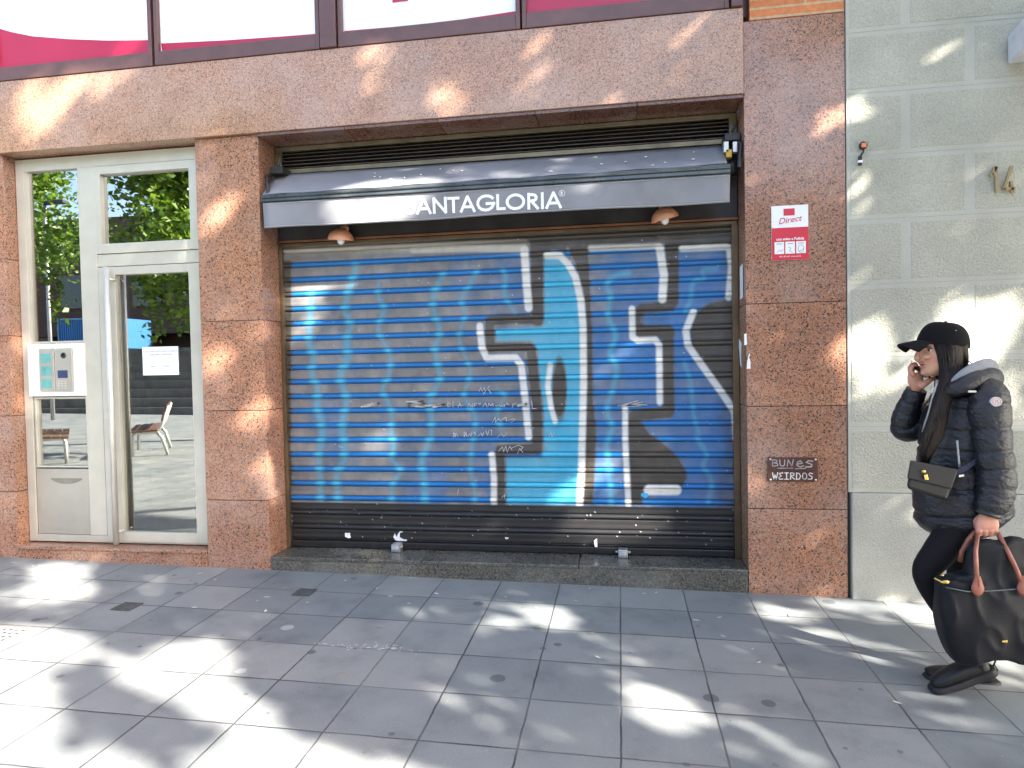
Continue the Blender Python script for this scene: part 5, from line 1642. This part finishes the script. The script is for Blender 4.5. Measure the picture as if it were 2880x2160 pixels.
# far hand with the phone
HF = .055
bd.loft(st((2579, 1094, HF + .02, 16, .022), (2577, 1082, HF + .012, 20, .020), (2575, 1070, HF + .008, 23, .019), (2572, 1058, HF + .006, 21, .018), (2570, 1050, HF + .006, 18, .016)), 20, e=.85, sub=4)
for i, (dx, d, tip, r) in enumerate(((0, -.016, 1027, 7.0), (-2, .004, 1024, 7.4), (0, .022, 1029, 7.0), (3, .038, 1036, 6.2))):
    P_ = [W(2570 + dx, 1056, HF + d), W(2562 + dx, 1046, HF + d), W(2561 + dx, tip + 10, HF + d), W(2567 + dx, tip + 1, HF + d), W(2576 + dx, tip - 1, HF + d + .004), W(2582 + dx, tip + 3, HF + d + .006)]
    bd.tube(P_, [r * PXM, r * PXM * 1.02, r * PXM * .98, r * PXM * .92, r * PXM * .82, r * PXM * .55], 12)
bd.tube([W(2588, 1088, HF - .004), W(2602, 1078, HF - .018), W(2616, 1069, HF - .022), W(2630, 1062, HF - .018)], [12 * PXM, 10 * PXM, 8.2 * PXM, 5.6 * PXM], 12)
# legs
LEGN = st((2702, 1440, -.085, 54, .085), (2680, 1500, -.095, 50, .080), (2636, 1560, -.10, 44, .068), (2606, 1600, -.10, 38, .058), (2610, 1640, -.10, 34, .054), (2648, 1700, -.10, 34, .054), (2690, 1765, -.10, 27, .044), (2724, 1815, -.10, 21, .034), (2742, 1848, -.10, 19, .034))
LEGF = st((2712, 1440, .085, 54, .085), (2712, 1520, .09, 48, .078), (2704, 1600, .09, 40, .062), (2700, 1640, .09, 36, .056), (2714, 1710, .08, 34, .054), (2728, 1780, .065, 25, .042), (2738, 1840, .05, 20, .034), (2744, 1880, .05, 20, .034))


def shrink(S, k): return [(c, a * k, b * k) for c, a, b in S]


bd.loft(shrink(LEGN, .88), 20); bd.loft(shrink(LEGF, .88), 20)
bd.loft(st((2742, 1840, -.10, 18, .030), (2735, 1868, -.10, 22, .034), (2700, 1895, -.10, 20, .036), (2660, 1915, -.10, 15, .034), (2640, 1922, -.10, 10, .028)), 16)
bd.loft(st((2744, 1875, .05, 18, .030), (2740, 1900, .05, 22, .034), (2700, 1908, .05, 15, .036), (2650, 1902, .05, 12, .034), (2630, 1900, .05, 8, .028)), 16)
bm_ = remesh(bd, .0038, 2, .4)
body = link("body", bm_, SKIN, per)
nv = len(bm_.vertices); cov_ = np.empty(nv * 3); bm_.vertices.foreach_get("co", cov_); cov_ = cov_.reshape(-1, 3)
px_, py_ = proj(cov_)
tone = np.tile(np.array((.56, .30, .195)), (nv, 1))
hand_n = (py_ > 1420) & (py_ < 1530) & (px_ > 2720) & (px_ < 2830); tone[hand_n] = (.56, .265, .19)
hand_f = (px_ < 2632) & (py_ > 1014) & (py_ < 1110) & (cov_[:, 1] > PY + .02); tone[hand_f] = (.56, .275, .19)


def dab(x, y, rx, ry, col, op, front=True):
    global tone
    k = np.clip(1.25 - np.hypot((px_ - x) / rx, (py_ - y) / ry), 0, .5) * 2 * op
    k = k * ((cov_[:, 1] < PY + .035) & (py_ < 1062))
    tone = tone * (1 - k[:, None]) + np.array(col) * k[:, None]


dab(2590, 1020, 12, 5, (.40, .13, .10), .8); dab(2592, 1033, 11, 5, (.42, .15, .12), .8); dab(2596, 1026.5, 10, 1.8, (.06, .02, .02), .9)
dab(2620, 1012, 20, 14, (.50, .22, .14), .5); dab(2604, 976, 16, 3.6, (.025, .016, .012), .9); dab(2606, 990, 12, 5, (.30, .14, .09), .5); dab(2585, 1012, 3, 2, (.16, .05, .04), .7)
tn = bm_.color_attributes.new("tone", 'FLOAT_COLOR', 'POINT')
tn.data.foreach_set("color", np.concatenate([tone, np.ones((nv, 1))], 1).reshape(-1).astype(np.float32))
# eyes
for sgn in (-1, 1):
    q = MB(); c = W(2603, 985); c = np.array((c[0], PY + sgn * .0445, c[2]))
    q.mat(0).ell(c, .011, .008, .0062, 14, 10); q.mat(1).ell(c + np.array((-.005, sgn * .0035, 0)), .0062, .0050, .0058, 12, 8)
    q.mat(1).tube([c + np.array((-.012, sgn * .003, .002)), c + np.array((-.004, sgn * .0075, .0068)), c + np.array((.006, sgn * .0065, .0055)), c + np.array((.013, sgn * .001, .001))], [.0012, .0022, .0022, .0012], 6)
    q.build("eye", [plain("eye_white", (.62, .58, .55), .25), plain("dark_eye", (.012, .009, .008), .2)], per)

# leggings
lg_ = MB()
lg_.loft(LEGN, 24); lg_.loft(LEGF, 24); lg_.loft(st((2712, 1380, 0, 72, .16), (2712, 1440, 0, 74, .17), (2708, 1490, 0, 60, .15)), 24)
link("leggings", remesh(lg_, .007, 3), LEGG, per)

# boots with thick soles
def boot(S_up, S_sole, pull, nm="boot"):
    q = MB(); q.loft(S_up[0], 20, sub=5); q.loft(S_up[1], 20, sub=5)
    o = link(nm, remesh(q, .0055, 3), BOOTM, per)
    q = MB(); q.loft(S_sole, 20, e=.55, sub=5, depth=(0, 1, 0)); q2 = q
    link("sole", remesh(q2, .005, 1), SOLEM, o)
    q = MB(); q.tube(pull, .004, 8); q.build("pull_tab", BOOTM, o)


# near boot, heel lifted: sole line from the toe (2622,1938) up to the heel (2796,1884)
boot((st((2740, 1836, -.10, 25, .042), (2748, 1858, -.10, 27, .044), (2752, 1878, -.10, 30, .046)),
      st((2772, 1872, -.10, 18, .040), (2742, 1876, -.10, 27, .045), (2700, 1888, -.10, 27, .046), (2660, 1904, -.10, 22, .047), (2632, 1917, -.10, 16, .042), (2620, 1922, -.10, 7, .030))),
     st((2796, 1880, -.10, 13, .030), (2778, 1887, -.10, 16, .043), (2735, 1904, -.10, 15, .041), (2690, 1920, -.10, 14, .047), (2650, 1931, -.10, 13, .048), (2626, 1936, -.10, 12, .040), (2614, 1936, -.10, 6, .026)),
     [W(2770, 1850, -.10), W(2790, 1848, -.10), W(2800, 1858, -.10), W(2794, 1872, -.10), W(2776, 1876, -.10)])
# far boot, flat on the paving
boot((st((2742, 1852, .05, 25, .042), (2748, 1878, .05, 28, .044), (2752, 1900, .05, 30, .046)),
      st((2782, 1902, .05, 20, .040), (2742, 1898, .05, 24, .045), (2700, 1894, .05, 20, .046), (2655, 1890, .05, 19, .047), (2622, 1889, .05, 15, .042), (2606, 1889, .05, 7, .030))),
     st((2808, 1922, .05, 15, .036), (2788, 1923, .05, 17, .046), (2740, 1921, .05, 14, .041), (2690, 1915, .05, 13, .047), (2640, 1908, .05, 13, .048), (2614, 1904, .05, 12, .040), (2600, 1901, .05, 6, .026)),
     [W(2780, 1876, .05), W(2798, 1872, .05), W(2806, 1884, .05), W(2792, 1896, .05)])


# jacket
def quilt(step, amp=.10, ph=0.0):
    return lambda d: 1 - amp * math.exp(-(((d + ph + .012 * math.sin(d * 17)) % step - step / 2) / (step * .085)) ** 2) + .012 * math.sin(d * 61)


def crease(me, k):
    """gathers and wrinkles of the quilted cloth"""
    n = len(me.vertices); co_ = np.empty(n * 3); no_ = np.empty(n * 3)
    me.vertices.foreach_get("co", co_); me.vertices.foreach_get("normal", no_); co_ = co_.reshape(-1, 3); no_ = no_.reshape(-1, 3)
    d = np.array([noise.noise(Vector((p[0] * 22, p[1] * 22, p[2] * 46))) * .5 + (1 - abs(noise.noise(Vector((p[0] * 13 + 9, p[1] * 13, p[2] * 40 + p[0] * 14))))) ** 4 * -.8 + noise.noise(Vector((p[0] * 7, p[1] * 7, p[2] * 9))) * .9 for p in co_])
    co_ += no_ * (d * .0050 * k)[:, None]
    me.vertices.foreach_set("co", co_.reshape(-1)); me.update()
    return me


jk = MB()
jk.loft(st((2690, 1070, 0, 44, .085), (2714, 1098, 0, 78, .150), (2712, 1135, 0, 92, .178), (2706, 1200, 0, 108, .180), (2702, 1280, 0, 118, .178), (2700, 1350, 0, 124, .185), (2704, 1420, 0, 134, .198), (2710, 1455, 0, 128, .196), (2716, 1476, 0, 104, .176)), 48, sub=12, mod=quilt(.094, .060))
jk.loft(st((2664, 1124, .14, 40, .075), (2618, 1166, .18, 46, .075), (2560, 1204, .175, 44, .070), (2540, 1196, .168, 40, .066), (2554, 1150, .14, 38, .058), (2572, 1108, .105, 32, .050), (2577, 1094, .094, 30, .046)), 32, sub=10, mod=quilt(.075, .10))
link("jacket", crease(remesh(jk, .0050, 1, .3), .5), PUFF, per)
jo = [o for o in per.children if o.name == "jacket"][0]
sv = MB()
sv.loft(st((2748, 1098, -.13, 40, .05), (2778, 1112, -.165, 52, .075), (2782, 1150, -.195, 54, .082), (2788, 1210, -.205, 50, .080), (2794, 1270, -.212, 48, .078), (2802, 1330, -.218, 50, .074), (2800, 1385, -.222, 50, .068), (2786, 1425, -.224, 42, .058), (2778, 1450, -.224, 37, .046)), 36, sub=12, mod=quilt(.092, .085, .03))
link("sleeve", crease(remesh(sv, .0045, 1, .3), .42), PUFF, jo)
# hood lying on the shoulders, grey inside
hk = MB()
hk.loft(st((2664, 1102, -.125, 18, .030), (2700, 1090, -.160, 26, .040), (2742, 1074, -.150, 29, .046), (2778, 1064, -.09, 30, .050), (2790, 1064, 0, 30, .052), (2778, 1064, .09, 30, .05), (2735, 1076, .14, 26, .045), (2690, 1094, .13, 20, .035)), 24, sub=10, depth=(0, 0, 1), mod=quilt(.12, .06))
link("hood", remesh(hk, .006, 2), PUFF, jo)
ho = [o for o in jo.children if o.name == "hood"][0]
hl = MB()
hl.loft(st((2672, 1086, -.118, 7, .012), (2700, 1064, -.140, 12, .026), (2738, 1042, -.125, 14, .034), (2774, 1032, -.07, 16, .04), (2790, 1036, 0, 17, .04), (2776, 1034, .07, 16, .038), (2735, 1046, .11, 13, .03), (2690, 1074, .11, 10, .02)), 20, sub=8, depth=(0, 0, 1))
link("hood_lining", remesh(hl, .006, 2), LINING, ho)
# front zip, pocket zip, collar snap, cuffs
z_ = MB()


def front(px, py, dy): return W(px, py, dy)


z_.tube([W(2636, 1070, -.085), W(2634, 1090, -.10), W(2622, 1120, -.10), W(2612, 1160, -.095), W(2602, 1190, -.09), W(2594, 1215, -.085)], [.009, .008, .0055, .005, .005, .004], 8)
z_.build("front_zip", ZIPM, jo)
z_ = MB(); z_.tube([W(2692, 1239, -.192), W(2694, 1262, -.192), W(2697, 1295, -.195), W(2700, 1326, -.200)], [.006, .0048, .0048, .007], 8); z_.build("pocket_zip", ZIPM, jo)
z_ = MB(); z_.box(*(lambda a, b: (a[0], b[0], a[1] - .008, a[1], a[2], b[2]))(W(2721, 1104, -.215), W(2744, 1098, -.215))); z_.build("snap_tab", STEEL, jo, .002)
# round badge with a crest on the sleeve
bc = W(2802, 1130, -.272)
z_ = MB(); ol = [((1 + .055 * (abs(math.sin(a * 2)) < .25)) * .0215 * math.cos(a), .0205 * math.sin(a)) for a in np.linspace(0, 2 * math.pi, 33)[:-1]]
z_.prism([(bc[0] + u, bc[2] + v) for u, v in ol], bc[1] - .004, bc[1] + .012)
bo_ = z_.build("badge", BADGE, jo, .001)
z_ = MB()
stroke(z_, [(bc[0] + .0155 * math.cos(a), bc[2] + .0145 * math.sin(a)) for a in np.linspace(0, 2 * math.pi, 21)], .0016, bc[1] - .0052, bc[1] - .0038)
stroke(z_, [(bc[0] - .006, bc[2] - .006), (bc[0] - .004, bc[2] + .004), (bc[0] + .002, bc[2] + .008), (bc[0] + .003, bc[2] + .001), (bc[0] + .008, bc[2] - .002), (bc[0] + .003, bc[2] - .008)], .0018, bc[1] - .0052, bc[1] - .0038)
z_.build("crest", BADGE_D, bo_)

# cap
cp = MB()
cc0 = W(2652, 976); n1, m1_ = 40, 12
V = []; Fs = []
for i in range(m1_ + 1):
    ph = math.pi / 2 * i / m1_
    for k in range(n1):
        th = 2 * math.pi * k / n1; c, s = math.cos(th), math.sin(th)
        rr2 = math.cos(ph) ** .62; zz = math.sin(ph) ** 1.0
        x_ = 2651 + 74 * c * rr2 + (8 * zz); y_ = 974 + 9 * c * rr2 * .8 - 68 * zz
        if c < 0: x_ += 10 * zz * (-c) * (1 - zz)
        q = W(x_, y_); V.append((q[0], PY + .088 * s * rr2, q[2]))
Fs = [(i * n1 + k, i * n1 + (k + 1) % n1, (i + 1) * n1 + (k + 1) % n1, (i + 1) * n1 + k) for i in range(m1_) for k in range(n1)]
cp.add(V, Fs, True)
co_ = cp.build("cap", CAPM, per); s_ = co_.modifiers.new("t", 'SOLIDIFY'); s_.thickness = .005; s_.offset = -1
s_ = co_.modifiers.new("s", 'SUBSURF'); s_.levels = 1; s_.render_levels = 1
bq = MB(); V = []; na, nb = 20, 8
for i in range(nb + 1):
    t = i / nb
    for k in range(na + 1):
        u = -1 + 2 * k / na                            # across the peak
        xr = 2585 + 16 * u * u                         # root on the cap
        xt = 2526 + 40 * abs(u) ** 2.6
        x_ = xr + (xt - xr) * t; y_ = 957 + 24 * u * u * (.35 + .65 * t) + 8 * t + 4 * t * t
        q = W(x_, y_); V.append((q[0], PY + .074 * u, q[2]))
Fs = [(i * (na + 1) + k, i * (na + 1) + k + 1, (i + 1) * (na + 1) + k + 1, (i + 1) * (na + 1) + k) for i in range(nb) for k in range(na)]
bq.add(V, Fs, True); po_ = bq.build("peak", CAPM, co_); s_ = po_.modifiers.new("t", 'SOLIDIFY'); s_.thickness = .005; s_.offset = 0
s_ = po_.modifiers.new("s", 'SUBSURF'); s_.levels = 1; s_.render_levels = 1
q = MB(); b0 = W(2659, 906); q.lathe([(0, .006), (.006, .004), (.008, 0)], (b0[0], PY, b0[2]), (0, 0, 1), 12); q.build("button", CAPM, co_)
q = MB(); q.tube([W(2688, 929, -.076), W(2688.5, 930, -.0765)], .0025, 8); q.build("eyelet", STEEL, co_)

# long straight hair: a shaped mass with strands lying over it
hr = MB()
hr.loft(st((2664, 962, -.055, 40, .030), (2671, 990, -.066, 34, .024), (2675, 1030, -.072, 29, .024), (2672, 1065, -.092, 27, .026), (2662, 1095, -.120, 25, .026), (2650, 1130, -.148, 23, .022), (2638, 1180, -.165, 26, .018), (2624, 1225, -.172, 27, .014), (2608, 1265, -.168, 19, .010), (2598, 1300, -.160, 10, .006), (2594, 1320, -.155, 4, .004)), 24, sub=8, e=.85)
hr.loft(st((2690, 968, -.02, 26, .062), (2698, 1000, -.01, 20, .058), (2700, 1026, 0, 16, .052), (2694, 1050, 0, 14, .05)), 20, sub=6)
hr.loft(st((2668, 962, .055, 44, .030), (2664, 1000, .066, 42, .024), (2662, 1040, .075, 36, .024), (2654, 1090, .10, 28, .024)), 20, sub=6)
hm_ = remesh(hr, .005, 2); hob = link("hair", hm_, HAIR, per)
sd_ = MB()
pth = [(2665, 968, -.082, 37), (2672, 1000, -.090, 32), (2675, 1035, -.096, 28), (2671, 1072, -.118, 26), (2659, 1105, -.146, 24), (2646, 1145, -.172, 23), (2636, 1185, -.183, 26), (2622, 1230, -.185, 27), (2606, 1275, -.178, 18), (2594, 1318, -.168, 9)]
for k in range(84):
    u = random.uniform(-1.12, 1.12); ln = random.randint(7, len(pth)); j = random.uniform(-.12, .12); w0 = random.uniform(.0016, .0034)
    P_ = []
    for i, (x, y, d, h) in enumerate(pth[:ln]):
        uu = max(-1.2, min(1.22, u + j * math.sin(i * .8 + k)))
        P_.append(W(x + uu * h, y + random.uniform(-2, 2), d + .022 * uu * uu - random.uniform(0, .003)))
    sd_.tube(P_, [w0] * (ln - 1) + [w0 * .25], 6)
for k in range(9):
    x = 2700 + random.uniform(-8, 10)
    sd_.tube([W(x, 985, -.05), W(x + 4, 1005, -.045), W(x + 20 + k, 1018 + k, -.02), W(x + 50 + 4 * k, 1028 + k * 3, .0)], [.0012, .0012, .001, .0005], 5)
sd_.build("strands", HAIR, hob)
adopt(per)

# phone in the far hand
ph_ = MB(); c = W(2593, 1046, HF - .004); rot = Matrix.Rotation(R_(-43), 4, 'Y')
Vb = [Vector((x, y, z)) for z in (-.036, .036) for x, y in ((-.0045, -.035), (.0045, -.035), (.0045, .035), (-.0045, .035))]
rot = Matrix.Rotation(R_(-42), 4, 'Y')
Vb = [Vector((sx_ * .0045, sy_ * .034, sz_ * .036)) for sz_ in (-1, 1) for sx_, sy_ in ((-1, -1), (1, -1), (1, 1), (-1, 1))]
ph_.hexa([rot @ v + Vector(c) for v in Vb]); pho = ph_.build("phone", PHONEM, None, .002)
tag(pho, "black phone held to the walking person's cheek", "phone")

# crossbody bag
cb = empty("crossbody_bag", W(2620, 1390, -.22)); tag(cb, "small black shoulder bag with gold clasp hanging at the person's front hip", "bag")
DB = -.235


def quadbox(pts, d0, d1):
    a = [W(x, y, d0) for x, y in pts]; b = [W(x, y, d1) for x, y in pts]
    # bottom four then top four: pts given as bl, br, tr, tl
    return [a[0], a[1], b[1], b[0], a[3], a[2], b[2], b[3]]


q = MB(); q.hexa(quadbox(((2550, 1374), (2664, 1409), (2696, 1322), (2561, 1296)), DB, DB + .10)); q.build("pouch", BAGL, cb, .014)
q = MB(); q.hexa(quadbox(((2551, 1346), (2676, 1376), (2696, 1320), (2560, 1294)), DB - .012, DB - .001)); q.build("flap", BAGL, cb, .008)
q = MB(); q.hexa(quadbox(((2601, 1350), (2612, 1350), (2608, 1334), (2598, 1336)), DB - .022, DB - .011)); q.ell(W(2598, 1326, DB - .016), .010, .006, .008, 12, 8); q.build("clasp", GOLD, cb, .002)
q = MB()
SP = [W(2690, 1330, DB + .02), W(2722, 1312, -.225), W(2752, 1292, -.205), W(2790, 1270, -.12), W(2815, 1230, .0), W(2790, 1170, .12)]
for a, b in zip(SP[:-1], SP[1:]):
    a, b = Vector(a), Vector(b); t = (b - a).normalized(); u = Vector((0, 0, 1)) - t * t.z; u.normalize(); w2 = t.cross(u)
    q.hexa([a - u * .011 - w2 * .002, b - u * .011 - w2 * .002, b - u * .011 + w2 * .002, a - u * .011 + w2 * .002, a + u * .011 - w2 * .002, b + u * .011 - w2 * .002, b + u * .011 + w2 * .002, a + u * .011 + w2 * .002])
q.build("strap", plain("navy_webbing_strap", (.02, .028, .05), .7), cb)
q = MB(); q.hexa(quadbox(((2698, 1342), (2712, 1340), (2711, 1334), (2697, 1336)), -.245, -.238)); q.build("strap_buckle", STEEL, cb)
adopt(cb)

# big black tote carried by the near hand
tb_ = empty("tote_bag", W(2790, 1850, -.24)); tag(tb_, "large black nylon tote with tan leather handles carried in the person's lowered hand", "tote bag")
DT = -.24
q = MB()
q.loft(st((2812, 1842, DT, 100, .055), (2812, 1834, DT, 118, .078), (2802, 1800, DT, 140, .085), (2798, 1740, DT, 152, .080), (2800, 1690, DT, 156, .072), (2806, 1655, DT, 158, .062), (2808, 1640, DT, 152, .055), (2806, 1612, DT, 146, .042), (2796, 1576, DT, 112, .034), (2772, 1544, DT, 58, .026), (2764, 1520, DT, 20, .016)), 48, e=.5, sub=8)
me = remesh(q, .009, 3)
vs = np.empty(len(me.vertices) * 3); me.vertices.foreach_get("co", vs); vs = vs.reshape(-1, 3)
for i, p in enumerate(vs):                    # slack folds
    f = math.sin(p[0] * 31 + 2.4 * math.sin(p[2] * 9)) * .6 + noise.noise(Vector(p) * 7) - 1.6 * (1 - abs(noise.noise(Vector((p[0] * 9 + p[2] * 3, 3.1, p[2] * 4 - p[0] * 2))))) ** 5
    vs[i, 1] += .006 * f * math.copysign(1, p[1] - W(2800, 1700, DT)[1]) * -1; vs[i, 2] += (.012 if p[2] > W(2800, 1680, DT)[2] else .002) * noise.noise(Vector(p) * 8 + Vector((5, 0, 0))); vs[i, 0] += .006 * noise.noise(Vector(p) * 7 + Vector((0, 9, 0)))
me.vertices.foreach_set("co", vs.reshape(-1)); me.update()
link("bag_body", me, TOTEM, tb_)
q = MB(); q.tube([W(2660, 1652, DT - .070), W(2720, 1664, DT - .078), W(2790, 1662, DT - .080), W(2870, 1656, DT - .074), W(2950, 1652, DT - .055)], .003, 6); q.build("seam", plain("grey_seam_piping", (.12, .12, .125), .6), tb_)
FRA, FRB = [(2750, 1652), (2746, 1600), (2744, 1550), (2750, 1505)], [(2878, 1652), (2858, 1600), (2834, 1550), (2808, 1500)]
q = MB()
q.tube([W(x, y, DT - d) for (x, y), d in zip(FRA, (.080, .066, .045, -.012))] + [W(2765, 1493, HN + .020), W(2790, 1492, HN + .020)] + [W(x, y, DT - d) for (x, y), d in zip(FRB[::-1], (-.012, .045, .064, .078))], [.0105, .0095, .009, .0085, .008, .008, .0085, .009, .0095, .0105], 10)
q.build("handle", LEATHER, tb_)
q = MB()
q.tube([W(2700, 1580, DT + .03), W(2704, 1552, DT + .028), W(2724, 1515, DT + .03), W(2744, 1492, HN + .028), W(2770, 1488, HN + .026), W(2800, 1492, HN + .028), W(2826, 1540, DT + .03), W(2846, 1584, DT + .03)], [.009, .009, .0085, .008, .008, .008, .0085, .009], 10)
q.build("handle", LEATHER, tb_)
for x in (2750, 2879):
    q = MB(); q.loft(st((x, 1620, DT - .074, 7, .007), (x, 1640, DT - .078, 13, .008), (x, 1656, DT - .083, 17, .008), (x, 1670, DT - .084, 12, .007), (x, 1676, DT - .083, 4, .004)), 18, sub=5); q.build("leather_patch", LEATHER, tb_)
q = MB(); q.hexa(quadbox(((2818, 1808), (2834, 1808), (2834, 1801), (2818, 1802)), DT - .094, DT - .084)); q.build("metal_tag", GOLD, tb_, .002)
q = MB(); q.tube([W(2628, 1626, DT - .07), W(2650, 1638, DT - .075), W(2668, 1640, DT - .078)], [.004, .005, .003], 8); q.ell(W(2660, 1636, DT - .076), .016, .006, .007, 12, 6); q.ell(W(2650, 1618, DT - .06), .009, .005, .004, 10, 6)
q.build("zip_pull", GOLD, tb_)
adopt(tb_)
